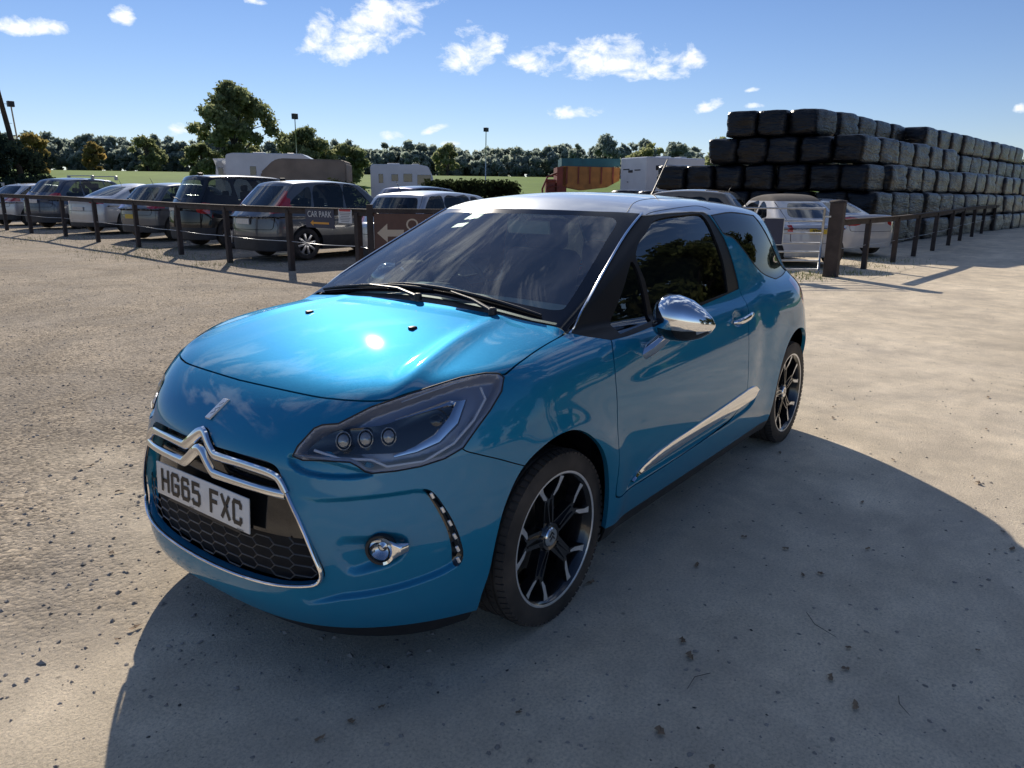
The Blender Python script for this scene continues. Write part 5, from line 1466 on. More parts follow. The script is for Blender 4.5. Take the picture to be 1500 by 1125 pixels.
tag(mesh_np('leaf_litter', np.concatenate(Ps), np.concatenate(Fs), M_litter, smooth=False), 'curled brown dead leaves scattered in the foreground', 'dead leaves', kind='stuff')
bm = B()
for (d, l, a, L) in [(2.35, 1.05, .6, .16), (2.0, .62, -.5, .12), (1.9, 1.15, .2, .09), (3.3, -1.5, 1.2, .08), (2.6, .1, 2.2, .07)]:
    p = S(d, l, .006); tube(bm, [p, p+Vector((math.cos(a)*L*.5, math.sin(a)*L*.5, .004)), p+Vector((math.cos(a+.3)*L, math.sin(a+.3)*L, .002))], [.0010, .0012, .0007], 5)
tag(bm_obj('twigs', bm, M_bark), 'thin dry twigs lying in the car shadow', 'twigs', kind='stuff')
# grass tufts at the fence feet
r = np.random.default_rng(6); Ps = []; Fs = []; off = 0
spots = [(14.2, 5.5, .5, 260), (14.6, 6.6, .6, 200), (13.6, 5.2, .5, 160), (17.6, 8.6, .9, 260), (16.2, 7.6, .5, 120), (18.6, -9.6, 1.3, 420), (16.8, -7.9, 1.0, 300), (21.5, -13.5, 1.4, 300), (15.2, -5.9, .8, 200), (15.6, 5.0, 1.0, 260), (24, -17, 1.5, 200)]
for (d0, l0, sp, n) in spots:
    for i in range(n):
        d = d0+r.normal()*sp*.5; l = l0+r.normal()*sp*.6; p = np.array(S(d, l, gz(d))); h = .03+.07*r.random(); a = r.random()*6.28; w_ = .005
        t_ = np.array([math.cos(a), math.sin(a), 0]); q = np.array([r.normal()*.03, r.normal()*.03, h]); Ps.append(np.stack([p-t_*w_, p+t_*w_, p+q])); Fs.append([[off, off+1, off+2]]); off += 3
M_tuft = simple('grass_blades', (.16, .20, .04), .8, noise=.3)
tag(mesh_np('grass_tufts', np.concatenate(Ps), np.concatenate(Fs), M_tuft, smooth=False), 'short green grass growing along the feet of the fences', 'grass', kind='stuff')

# ---- poles
def pole(name, label, base, top, r0, lamp=None):
    t = thing(name, label, 'pole', base); bm = B(); v = Vector(top)-Vector(base); tube(bm, [(0, 0, -.2), v*.5, v], [r0, r0*.85, r0*.7], 8); bm_obj('shaft', bm, M_bark if lamp is None else M_galv, t)
    if lamp:
        bm = B(); box(bm, v+Vector((0, 0, .0)), lamp, bevel=.02); bm_obj('floodlight', bm, M_trim, t)
    else:
        bm = B()
        for k in range(7): box(bm, v*(.45+.07*k)+Vector((.14*(1 if k % 2 else -1), 0, 0)), (.16, .02, .02))
        bm_obj('step_iron', bm, M_galv, t)
    return t
pole('telegraph_pole', 'leaning wooden telegraph pole at the left edge of the picture', S(37, -23.4, .1), S(36.2, -23.7, 6.1), .15)
pole('floodlight_pole', 'thin pole with a square black floodlight beside the telegraph pole', S(41, -26.0, .1), S(40, -25.6, 5.7), .05, (.30, .22, .28))
pole('floodlight_pole', 'thin pole with a small lamp rising above the right part of the oak clump', S(104, -29.2, 2), S(104, -29.1, 11.3), .08, (.7, .5, .7))
pole('floodlight_pole', 'thin grey lamp pole standing over the meadow near the middle', S(122, -4.5, 2.6), S(122, -4.4, 11.3), .09, (.7, .5, .6))
# ------------------------------------------------------------------ parked vehicles behind the fences
def f_gen(c):
    L, W, H = c['L'], c['W'], c['H']; sc, st, re, rb, zb_, zr_ = c['cowl'], c['wtop'], c['rend'], c['rbot'], c['belt'], c['rear_z']
    nose, hood = c.get('nose', .70), c.get('hood', .92)
    top = Spl([(0, nose-.04), (.12, nose+.02), (.45, (nose+hood)/2+.05), (sc, hood), (sc+.3, hood+.02), (max(rb-.1, sc+.6), zb_-.03), (L-.05, c.get('deck', zb_-.05)), (L+.3, c.get('deck', zb_)-.08)])
    tuck = Spl([(.1, .09), (.2, .05), (.35, .012), (.55, 0), (.72, .004), (.88, .03), (1.05, .075), (1.3, .14)])
    plan = Spl([(0, -.05), (.5, -.012), (L*.45, 0), (L-.7, -.008), (L, -.06)])
    tumb = c.get('tumble', .17)
    def f(x, y, z):
        s = -x
        a = y-(W+plan(s)-tuck(z)); b = (.04+.12*y*y+.5*y**4+.12*np.abs(z-.5)**1.5-s)*.95; rq = c.get('rq', 1.0); e = (s-(L-.02-.08*rq*y*y-.42*rq*y**4-.16*np.abs(z-.55)**1.6))*.95
        d = z-(top(s)-.05*y*y)
        Lw = smax(smax(smax(smax(a, d, .10), b, .12), e, .12), .20-z, .04)
        g = (y-(W-.045-tumb*(z-zb_)/(H-zb_)-.5*np.maximum(0, s-(L-.9))**2*.12-.10*np.maximum(0, (sc+.6-s))))*.95
        w = ((sc+(st-sc)*(z-hood)/(H-.06-hood)+.16*y*y)-s)*c.get('wk', .5)
        r = z-(H-c.get('arc', .05)*((s-(st+re)/2)/((re-st)/2+.25))**2-.10*y*y)
        q = (s-(re+(rb-re)*(H-.05-z)/(H-.05-zr_)-.22*c.get('rq', 1.0)*y*y))*c.get('rk', .9)
        G = smax(smax(smax(smax(g, r, .10), w, .05), q, c.get('rr', .07)), hood-.15-z, .02)
        return smin(Lw, G, .035)
    return f
def wheel_bm(R_, w_, spokes, col):
    bm = B(); Rm = Matrix.Rotation(math.radians(-90), 4, 'X'); lathe(bm, [(R_*.66, -w_/2), (R_*.9, -w_/2), (R_, -w_*.3), (R_, w_*.3), (R_*.93, w_*.47), (R_*.80, w_*.5), (R_*.69, w_*.45)], 36, Rm)
    rim = B(); lathe(rim, [(R_*.69, w_*.45), (R_*.64, w_*.42), (R_*.62, w_*.1), (.0, w_*.05)], 28, Rm, 0)
    for k in range(spokes):
        a = 2*math.pi*k/spokes+.2
        M = Rm @ Matrix.Rotation(a, 4, 'Z'); box(rim, (R_*.36, 0, w_*.36), (R_*.58, R_*.15, .03), bevel=.006, M=M, mi=1)
    lathe(rim, [(R_*.16, w_*.30), (R_*.15, w_*.43), (0, w_*.44)], 16, Rm, 1)
    return bm, rim
M_alloy = simple('silver_alloy', (.60, .61, .63), .3, metal=.8)
M_bgglass = glass('car_window_glass', (.42, .46, .45), 1.6)
M_bgtrim = simple('grey_bumper_plastic', (.035, .036, .040), .6, noise=.2)
M_clear = simple('clear_lamp', (.55, .50, .50), .2, coat=1)
M_inside = simple('cabin_dark', (.030, .031, .034), .8)
def make_car(name, label, c, d, l, h, mat, plate='white', group='cars parked behind the fences'):
    z0 = gz(d); L, W, H = c['L'], c['W'], c['H']
    root = thing(name, label, 'car', S(d, l, z0), SR(h), group); root.scale = (1, 1, c.get('zs', 1.0))
    f = f_gen(c); P, Q = half_mesh(f, (-L-.1, 0, .1), (.1, W+.1, H+.1), c.get('res', .034), 3)
    G = grad(f, P, .004); N = G/np.linalg.norm(G, axis=1)[:, None]; T = np.concatenate([Q[:, [0, 1, 2]], Q[:, [0, 2, 3]]])
    body = Surf(P, T, N); R_ = c.get('R', .33); af = c.get('af', .86); ar = L-c.get('ar', .88)
    off = np.array([L/2, 0, 0])
    def put(nm, s, m, par=root, skirt=None, full=True):
        if full: s = s.full()
        s = s.compact()
        if len(s.T) == 0: return None
        s = Surf(s.P+off, s.T, s.N)
        if skirt: s = add_skirt(s, skirt)
        return mesh_np(nm, s.P, s.T, m, par, s.N)
    for a in (af, ar):
        _, body = body.split(np.where(body.P[:, 1] < .4, .5, np.hypot(-body.P[:, 0]-a, body.P[:, 2]-R_)-R_-.055))
    _, body = body.split(np.where(body.N[:, 2] < -.75, -.01, .01))
    zb_ = c['belt']; sc, st, re, rb = c['cowl'], c['wtop'], c['rend'], c['rbot']
    # windscreen and rear window
    hw = W-.20
    wp = smooth_poly([(0, c['hood']+.05), (hw-.02, c['hood']+.07), (hw-.10, H-.12), (0, H-.085), (-hw, H-.085), (-hw, c['hood']+.05)], 2)
    ws, body = body.split(np.where((-body.P[:, 0] < st+.3) & (-body.P[:, 0] > sc-.1) & (body.N[:, 0] > .25), poly_sdf([(-1, c['hood']+.05), (hw, c['hood']+.06), (hw-.12, H-.10), (-1, H-.085)], body.P[:, 1], body.P[:, 2]), .5))
    rw_ = c.get('rwin', (hw-.02, hw-.14, c['rear_z']+.04, H-.13))
    rwp = smooth_poly([(-1, rw_[2], 1), (rw_[0]-.05, rw_[2]), (rw_[0], rw_[2]+.06), (rw_[1], rw_[3]-.03), (rw_[1]-.08, rw_[3]), (-1, rw_[3], 1)], 3)
    rwn, body = body.split(np.where((-body.P[:, 0] > re-.35) & (body.N[:, 0] < -.2), poly_sdf(rwp, body.P[:, 1], body.P[:, 2]), .5))
    # side windows
    wins = []
    for wpoly in c['wins']:
        sw, body = body.split(np.where((body.P[:, 1] > .3) & (np.abs(body.N[:, 1]) > .4), poly_sdf(smooth_poly(wpoly, 3), -body.P[:, 0], body.P[:, 2]), .5)); wins.append(sw)
    # lamps
    tl, body = body.split(np.where((-body.P[:, 0] > L-c.get('tdepth', .5)) & (body.P[:, 1] > .2), poly_sdf(smooth_poly(c['tail'], 3), body.P[:, 1], body.P[:, 2]), .5))
    hl, body = body.split(np.where((-body.P[:, 0] < .5), poly_sdf([(W-.42, nz-.16) if False else (W-.45, c.get('nose', .70)-.10), (W+.1, c.get('nose', .70)-.06), (W+.1, c.get('nose', .70)+.06), (W-.40, c.get('nose', .70)+.02)], body.P[:, 1], body.P[:, 2]), .5))
    # lower trim
    lowz = c.get('low', .36); low, body = body.split(body.P[:, 2]-lowz)
    if c.get('roofmat'):
        rf, body = body.split((H-c['roofz'])-body.P[:, 2]); put('roof', rf, c['roofmat'])
    # shut line round the boot lid / tailgate
    hb = c.get('gate', (W-.16, .62)); fg_ = lambda P_: np.where(-P_[:, 0] > re-.05, poly_sdf(smooth_poly([(-1, hb[1], 1), (hb[0]-.04, hb[1]), (hb[0], hb[1]+.05), (hb[0]-.0, zb_), (hw-.06, H-.07), (hw-.2, H-.04), (-1, H-.04, 1)], 3), P_[:, 1], P_[:, 2]), .5)
    _g, body2 = body.split(fg_(body.P)+.006)
    if len(_g.T) > 20:
        _x, body = body2.split(fg_(body2.P)-.004); put('tailgate', _g, mat, skirt=.01)
    put('body', body, mat, skirt=.02); put('bumper_trim', low, c.get('lowmat', M_bgtrim), skirt=.02)
    put('windscreen', offset(ws, .004), M_bgglass); put('rear_window', offset(rwn, .004), c.get('rglass', M_bgglass))
    put('inner_body', Surf(P-N*.03, T, N).sub((P[T].mean(1)[:, 2] < zb_-.08) & (np.abs(N[T[:, 0], 2]) < 2) & (np.hypot(-P[T].mean(1)[:, 0]-af, P[T].mean(1)[:, 2]-R_) > R_+.05) & (np.hypot(-P[T].mean(1)[:, 0]-ar, P[T].mean(1)[:, 2]-R_) > R_+.05)), M_dark)
    for sd in (1, -1):
        fm_ = (lambda s: s) if sd == 1 else (lambda s: s.mirrored())
        for sw in wins: put('side_window', fm_(offset(sw, .006)), M_bgglass, full=False)
        put('tail_lamp', fm_(tl), M_red, full=False, skirt=.01); put('headlamp', fm_(hl), M_clear, full=False)
        for a in (af, ar):
            bt, rim = wheel_bm(R_, .21, c.get('spokes', 7), None)
            for b_, nm, m_ in ((bt, 'wheel', M_tyre), (rim, 'rim', [M_wheelblk, M_alloy])):
                Mw = Matrix.Translation((L/2-a, (W-.125)*sd, R_)) @ (Matrix.Identity(4) if sd == 1 else Matrix.Rotation(math.pi, 4, 'Z'))
                bmesh.ops.transform(b_, matrix=Mw, verts=b_.verts)
                o = bm_obj(nm, b_, m_, root, angle=35)
                if nm == 'wheel': wh = o
                else: o.parent = wh
        bm = B(); box(bm, (L/2-sc-.55, (W+.10)*sd, zb_+.03), (.12, .20, .14), bevel=.035, seg=3); tube(bm, [(L/2-sc-.52, (W-.06)*sd, zb_-.01), (L/2-sc-.55, (W+.05)*sd, zb_)], .02, 6); bm_obj('wing_mirror', bm, mat if c.get('mir', 1) else M_trim, root, smooth=True)
    bm = B(); box(bm, (L/2-(L-.02)-.005, 0, c.get('plz', .80)), (.02, .52, .112), bevel=.004)
    pl = bm_obj('number_plate', bm, M_plate if plate == 'white' else M_plate_y, root)
    Mpl = face_matrix((-L/2+.003-.02, 0, c.get('plz', .80)), (-1, 0, 0))
    if c.get('reg'):
        bm = B(); writing(bm, c['reg'], .079, Mpl @ Matrix.Translation((-.10, 0, 0)), w=.048, adv=.060, stroke=.013); bm_obj('plate_lettering', bm, M_mark, pl)
    # cabin
    bm = B()
    for y_ in (-.36, .36):
        box(bm, (L/2-sc-1.25, y_, zb_-.02), (.16, .46, .62), bevel=.05); box(bm, (L/2-sc-1.30, y_, zb_+.36), (.10, .26, .16), bevel=.04)
    box(bm, (L/2-(sc+re)/2-.75, 0, zb_-.12), (.16, 1.2, .52), bevel=.05)
    for y_ in (-.38, .38): box(bm, (L/2-(sc+re)/2-.78, y_, zb_+.22), (.09, .24, .14), bevel=.04)
    box(bm, (L/2-sc-.30, 0, zb_-.12), (.5, 1.3, .16), bevel=.05); box(bm, (0, 0, .32), (L*.7, 1.3, .10))
    tube(bm, [Vector((L/2-sc-.62-.05*math.sin(a), -.36+.18*math.cos(a), zb_-.02+.17*math.sin(a))) for a in [2*math.pi*k/16 for k in range(16)]], .013, 5, closed=True)
    bm_obj('seats', bm, M_inside, root)
    if c.get('wiper', 1):
        bm = B(); zz = c['rear_z']+.05; xx = -L/2+(L-rb)-.02; tube(bm, [(xx-.015, 0, zz), (xx, .18, zz+.02), (xx+.02, .36, zz+.05)], .012, 6); bm_obj('rear_wiper', bm, M_trim, root)
    if c.get('aerial'):
        bm = B(); x = L/2-re+.10; tube(bm, [(x, 0, H-.05), (x-.09, 0, H+.12)], [.008, .003], 6); bm_obj('aerial', bm, M_trim, root)
    if c.get('fin'):
        bm = B(); x = L/2-re+.25; box(bm, (x, 0, H), (.14, .03, .06), bevel=.012); bm_obj('shark_fin_aerial', bm, M_trim, root)
    return root
def swins(sc, st, re, rb, zb_, H, pil=(), q=0., top=.11):
    """side glass between the screens, cut by pillars"""
    fr = lambda z: sc+.22+(st-sc)*(z-zb_)/(H-.06-zb_)*.98+.10; rr_ = lambda z: rb-.20-q-(rb-re)*(z-zb_)/(H-.05-zb_)
    zt, zl = H-top, zb_+.03
    ed = [None]+list(pil)+[None]; out = []
    for i in range(len(ed)-1):
        a, b_ = ed[i], ed[i+1]
        x0l, x0t = (fr(zl)-.05, fr(zt)+.02) if a is None else (a+.035, a+.03); x1l, x1t = (rr_(zl), rr_(zt)) if b_ is None else (b_-.035, b_-.03)
        out.append([(x0l, zl, 1), (x0t, zt-.01), ((x0t+x1t)/2, zt), (x1t, zt-.02), (x1l, zl+.05), (x1l-.04, zl, 1)])
    return out
SUV = dict(L=4.55, W=.91, H=1.69, cowl=1.15, wtop=1.95, rend=3.95, rbot=4.36, belt=1.02, rear_z=1.08, nose=.86, hood=1.06, R=.345, af=.90, ar=1.0, low=.50, wk=.62)
SUV['wins'] = swins(1.15, 1.95, 3.95, 4.36, 1.02, 1.69, (2.35, 3.35), q=.05)
# colours
P_grey = paint('graphite_paint', (.11, .12, .135), .5, .35, .35); P_dkblue = paint('slate_blue_paint', (.05, .07, .11), .5, .35, .35)
P_silver = paint('silver_paint', (.52, .53, .55), .6, .35, .35); P_black = paint('black_paint', (.012, .013, .016), .2, .3, .10); P_mid = paint('mid_grey_paint', (.13, .14, .155), .5, .35, .35)
P_white = paint('white_paint', (.60, .60, .61), .0, .4, .18); P_blue = paint('dark_blue_paint', (.03, .045, .09), .4, .35, .3); P_tan = paint('dusty_bronze_paint', (.20, .175, .14), .3, .5, .6)
M_soft = simple('fabric_soft_top', (.11, .095, .085), .9, noise=.2)
# near grey SUV with tall tail lamps
crv = dict(SUV); crv.update(H=1.70, tail=[(.72,1.00),(.82,.99),(.90,1.04),(.88,1.14),(.81,1.26),(.74,1.42),(.66,1.55),(.61,1.55),(.64,1.42),(.69,1.24)], tdepth=.70, rwin=(.60, .54, 1.14, 1.55), plz=.82, fin=1, spokes=8, low=.52, gate=(.80, .66), arc=.08, rear_z=1.08, rend=3.75, rbot=4.36)
crv['wins'] = [[(1.62,1.06,1),(2.12,1.56),(2.42,1.60),(2.44,1.06,1)],[(2.53,1.06,1),(2.51,1.605),(2.95,1.60),(3.22,1.55),(3.30,1.06,1)],[(3.38,1.08,1),(3.32,1.53),(3.55,1.44),(3.88,1.20),(3.80,1.13)]]
make_car('suv', 'graphite grey SUV with tall red tail lamps, parked behind the navy sign', crv, 17.9, -4.3, 41, P_grey)
blk = dict(SUV); blk.update(L=4.6, H=1.76, rq=1.5, tumble=.22, W=.93, tail=[(.70,.86),(.92,.86),(.92,1.06),(.70,1.04)], rwin=(.64, .58, 1.20, 1.62), plz=.95, aerial=0, fin=1, rend=4.08, rbot=4.44, R=.36, spokes=5, arc=.06, rear_z=1.12, belt=1.08, hood=1.10, nose=.92, wins=[[(1.75,1.14,1),(2.15,1.64),(2.5,1.67),(2.52,1.14,1)],[(2.62,1.14,1),(2.6,1.67),(3.30,1.66),(3.32,1.14,1)],[(3.46,1.28),(3.50,1.62),(3.95,1.60),(4.03,1.45),(3.98,1.30),(3.6,1.26)]])
make_car('suv', 'tall black boxy off-roader parked left of the graphite SUV', dict(blk, zs=1.03), 20.7, -6.95, 41, P_black)
hat = dict(L=4.25, W=.88, H=1.50, cowl=1.10, wtop=1.90, rend=3.55, rbot=4.05, belt=.93, rear_z=.98, nose=.72, hood=.94, R=.32, af=.88, ar=.80, low=.40, wk=.52, rk=.8, tail=[(.55,.86),(.90,.84),(.92,.98),(.60,1.00)], plz=.62, aerial=1, rwin=(.62, .50, 1.02, 1.36), arc=.10, gate=(.70, .66))
hat['wins'] = swins(1.10, 1.90, 3.55, 4.05, .93, 1.50, (2.35, 3.15))
make_car('hatchback', 'mid grey hatchback with a yellow rear number plate left of the off-roader', dict(hat, zs=1.06), 23.0, -9.6, 30, P_mid, 'yellow')
sal = dict(L=4.7, W=.90, H=1.46, cowl=1.30, wtop=2.10, rend=3.20, rbot=4.15, belt=.93, rear_z=1.04, deck=1.06, nose=.72, hood=.94, R=.33, af=.9, ar=1.05, low=.33, wk=.5, rk=.42, rr=.12, tail=[(.45,.90),(.85,.86),(.92,.92),(.92,1.0),(.50,1.0)], plz=.72, wiper=0, aerial=1, rwin=(.60, .46, 1.09, 1.36), arc=.13, gate=(.66, .66), tdepth=.35, mir=1)
sal['wins'] = swins(1.30, 2.10, 3.20, 4.0, .93, 1.46, (2.6, 3.35), q=.15)
make_car('saloon_car', 'dusty silver saloon with a long sloping rear window, left of the grey hatchback', dict(sal, zs=1.06), 25.6, -12.4, 27, P_silver)
su2 = dict(SUV); su2.update(L=4.65, H=1.64, tail=[(.52,1.00),(.92,.98),(.94,1.10),(.60,1.13)], rwin=(.64, .52, 1.16, 1.50), plz=.88, rend=3.85, rbot=4.42, rk=.75, arc=.09, spokes=5, gate=(.74, .70))
su2['wins'] = swins(1.15, 1.95, 3.75, 4.36, 1.02, 1.64, (2.4, 3.3), q=.15)
def roof_bars(root, H_, n=2, L=4.6):
    for k in range(n):
        bm = B(); x = .55-k*.95
        box(bm, (x, 0, H_+.085), (.075, 1.34, .03), bevel=.01)
        for y_ in (-.62, .62): box(bm, (x, y_, H_+.02), (.11, .06, .13), bevel=.012)
        bm_obj('roof_bar', bm, M_trim if k < 0 else M_galv, root)
c_ = make_car('suv', 'slate blue SUV with two roof bars, second car from the left end of the row', dict(su2, zs=1.06), 28.0, -15.4, 24, P_dkblue); roof_bars(c_, 1.62)
ha2 = dict(hat); ha2.update(H=1.47, tail=[(.50,.88),(.90,.84),(.92,.95),(.60,.97)], rk=.6, rend=3.35, rbot=4.05); ha2['wins'] = swins(1.10, 1.90, 3.35, 4.05, .93, 1.47, (2.35, 3.15))
make_car('hatchback', 'silver hatchback with a raked rear window left of the roof-bar SUV', dict(ha2, zs=1.06), 30.0, -18.3, 24, P_silver)
c_ = make_car('estate_car', 'dark blue estate car cut by the left edge of the picture', dict(su2, H=1.52), 32.5, -22.6, 22, P_blue); roof_bars(c_, 1.50, 1)
gol = dict(hat); gol.update(L=4.25, H=1.50, rend=3.70, rbot=4.05, rwin=(.66, .56, .99, 1.36), tail=[(.66,.84),(.92,.84),(.92,.98),(.68,.99)], aerial=1); gol['wins'] = swins(1.10, 1.90, 3.70, 4.05, .93, 1.50, (2.35, 3.15))
make_car('hatchback', 'light silver hatchback showing its rear window just above the big brown board', gol, 16.25, -1.35, 36, P_silver)
es = dict(hat); es.update(L=4.5, H=1.56); es['wins'] = swins(1.10, 1.90, 3.55, 4.05, .93, 1.56, (2.35, 3.15))
make_car('hatchback', 'dark car with a pale roof, seen just behind the light silver hatchback', es, 23.5, -2.6, 41, P_blue)
make_car('hatchback', 'dusty bronze car whose roof shows over the roof of the blue hatchback', dict(hat, H=1.58), 18.2, 3.75, -62, P_tan)
f5 = dict(L=3.60, W=.80, H=1.50, cowl=.92, wtop=1.45, rend=2.62, rbot=3.36, belt=.93, rear_z=.96, nose=.72, hood=.93, R=.30, af=.66, ar=.62, low=.30, wk=.6, rk=.72, rr=.20, tumble=.25, rq=2.1, res=.022, tail=[(.545,.68,1),(.63,.68,1),(.64,.86,1),(.565,.87,1)], reg='NY67', plz=.745, wiper=0, rwin=(.50, .38, 1.01, 1.30), arc=.17, lowmat=P_silver, roofmat=M_soft, roofz=.16, gate=(.58, .50), rglass=M_gloss)
f5['wins'] = [[(1.22,.97,1),(1.50,1.25),(1.72,1.31),(1.98,1.32),(2.02,.97,1)],[(2.12,.97,1),(2.10,1.31),(2.30,1.28),(2.50,1.12),(2.58,.99)]]
make_car('small_car', 'small silver-white rounded car with a brown fabric roof and yellow plate, behind the steel gate', f5, 17.4, 6.05, -10, P_white, 'yellow')
bm_c = dict(L=4.30, W=.85, tumble=.27, H=1.36, cowl=1.35, wtop=2.05, rend=2.75, rbot=3.45, belt=.90, rear_z=.98, deck=.99, nose=.66, hood=.92, R=.31, af=.75, ar=.85, low=.30, wk=.5, rk=.45, tail=[(.42,.76),(.80,.76),(.84,.90),(.44,.90)], plz=.83, wiper=0, rwin=(.52, .42, 1.02, 1.26), arc=.12, lowmat=P_white, tdepth=.3, gate=(.66, .60), mir=1)
bm_c['wins'] = swins(1.35, 2.05, 2.75, 3.5, .90, 1.36, (2.5,), q=.1)
make_car('convertible_car', 'low white two-door car with red tail lamps between the gate post and the bales', bm_c, 20.3, 8.0, -20, P_white)

# ---- caravans, motorhome, box trailer, farm trailer
M_cara = simple('white_caravan_skin', (.62, .63, .65), .35, coat=.2, noise=.08, nscale=1.5)
M_win = simple('dark_acrylic_window', (.02, .025, .035), .1, coat=1)
M_tarp = simple('tan_tarpaulin', (.26, .20, .15), .8, noise=.2, nscale=1.2, bump=.6, bscale=3)
def prism(bm, prof, w, M=None, mi=0, bev=.0):
    """extrude an (x, z) outline across y by +-w/2"""
    a = [bm.verts.new((x, -w/2, z)) for x, z in prof]; b_ = [bm.verts.new((x, w/2, z)) for x, z in prof]
    fs = [bm.faces.new(a), bm.faces.new(b_[::-1])]
    for i in range(len(prof)): fs.append(bm.faces.new((a[i], b_[i], b_[(i+1) % len(prof)], a[(i+1) % len(prof)])))
    for f_ in fs: f_.material_index = mi
    bmesh.ops.recalc_face_normals(bm, faces=fs)
    if bev: bmesh.ops.bevel(bm, geom=list({e for f_ in fs for e in f_.edges}), offset=bev, segments=2, affect='EDGES')
def caravan(name, label, d, l, h, L, H, wins, prof=None, cat='caravan', z=0.):
    t = thing(name, label, cat, S(d, l, gz(d)+z), SR(h))
    bm = B(); p = prof or [(-L/2, .45), (-L/2-.05, 1.2), (-L/2+.12, H-.10), (-L/2+.5, H), (L/2-.8, H), (L/2-.15, H-.35), (L/2, 1.4), (L/2-.1, .6), (L/2-.4, .45)]
    prism(bm, p, 2.2, bev=.05); bm_obj('shell', bm, M_cara, t)
    for (x, zc, w_, h_) in wins:
        for sy in (-1, 1):
            bm = B(); box(bm, (x, 1.105*sy, zc), (w_, .03, h_), bevel=.012); bm_obj('window', bm, M_win, t)
    for sy in (-1, 1):
        bm = B(); lathe(bm, [(.14, -.08), (.30, -.08), (.32, 0), (.30, .08), (.14, .08), (0, .05)], 20, Matrix.Translation((-.1, .98*sy, .32)) @ Matrix.Rotation(math.pi/2, 4, 'X')); bm_obj('wheel', bm, M_tyre, t)
    bm = B(); box(bm, (-L*.15, 0, H+.04), (.7, .5, .10), bevel=.02); box(bm, (L*.2, 0, H+.03), (.4, .4, .08), bevel=.02); bm_obj('roof_vent', bm, M_cara, t)
    return t
caravan('caravan', 'long white touring caravan standing behind the black off-roader roof', 47, -14.6, 84, 5.3, 3.35, [(-1.0, 2.35, .35, .5), (1.2, 2.35, .5, .5)], z=.2)
caravan('caravan', 'narrow white caravan end at the left of the long white caravan', 50, -18.6, 84, .95, 3.0, [(-.1, 2.2, .3, .6)], z=.3)
c_ = caravan('motorhome', 'white motorhome with a dark cab windscreen standing at the edge of the meadow', 46, -6.6, 84, 3.7, 2.95, [(-1.25, 2.15, .25, .5), (-.45, 2.2, .38, .38), (.3, 2.2, .5, .45), (1.25, 2.1, .8, .55)], cat='motorhome', prof=[(-1.85, .4), (-1.85, 2.85), (-1.7, 2.95), (1.0, 2.95), (1.5, 2.85), (1.75, 2.3), (1.85, 1.6), (1.85, .5)])
t = thing('tarpaulin_covered_trailer', 'trailer under a tan tarpaulin with one sloping end, beside the long white caravan', 'trailer', S(43, -11.5, gz(43)), SR(86))
bm = B(); prism(bm, [(-2.3, .5), (-2.3, 2.35), (-1.6, 2.98), (-1.2, 3.1), (2.1, 3.05), (2.3, 2.9), (2.3, .5)], 2.3, bev=.08); bm_obj('tarpaulin', bm, M_tarp, t)
bm = B(); box(bm, (0, 0, .45), (4.4, 1.8, .15)); bm_obj('chassis', bm, M_trim, t)
for sy in (-1, 1):
    bm = B(); lathe(bm, [(.14, -.08), (.34, -.08), (.36, 0), (.34, .08), (0, .05)], 18, Matrix.Translation((0, .95*sy, .36)) @ Matrix.Rotation(math.pi/2, 4, 'X')); bm_obj('wheel', bm, M_tyre, t)
# white box trailer with small printed panels
t = thing('box_trailer', 'white box trailer with rows of small black prints, left of the bales', 'trailer', S(38.5, 7.4, gz(38)), SR(62))
bm = B(); box(bm, (0, 0, 1.85), (3.6, 2.1, 2.5), bevel=.06); bm_obj('body', bm, M_cara, t)
bm = B()
for (y_, z_, w_, h_) in [(.55, 2.55, .5, .05), (.2, 2.45, .35, .12), (-.35, 2.5, .45, .05), (.4, 1.95, .1, .04), (.5, 1.4, .4, .1), (-.1, 1.25, .12, .35), (.3, 1.1, .35, .06), (-.4, 1.3, .2, .08)]: box(bm, (-1.805, y_, z_), (.02, w_, h_))
for k in range(4):
    for j in range(3): box(bm, (-1.805, .7-.35*k, 1.0-.12*j), (.02, .2, .04))
bm_obj('print', bm, M_trim, t)
for x in (-1.0, .4, 1.3):
    bm = B(); box(bm, (x, -1.06, 2.6), (.5, .03, .22), bevel=.02); bm_obj('window', bm, M_win, t)
bm = B(); box(bm, (0, 0, 3.15), (.6, .5, .1), bevel=.03); box(bm, (1.1, 0, 3.15), (.4, .5, .1), bevel=.03); bm_obj('roof_vent', bm, M_cara, t)
for sy in (-1, 1):
    bm = B(); lathe(bm, [(.14, -.08), (.34, -.08), (.36, 0), (.34, .08), (0, .05)], 18, Matrix.Translation((0, .95*sy, .36)) @ Matrix.Rotation(math.pi/2, 4, 'X')); bm_obj('wheel', bm, M_tyre, t)
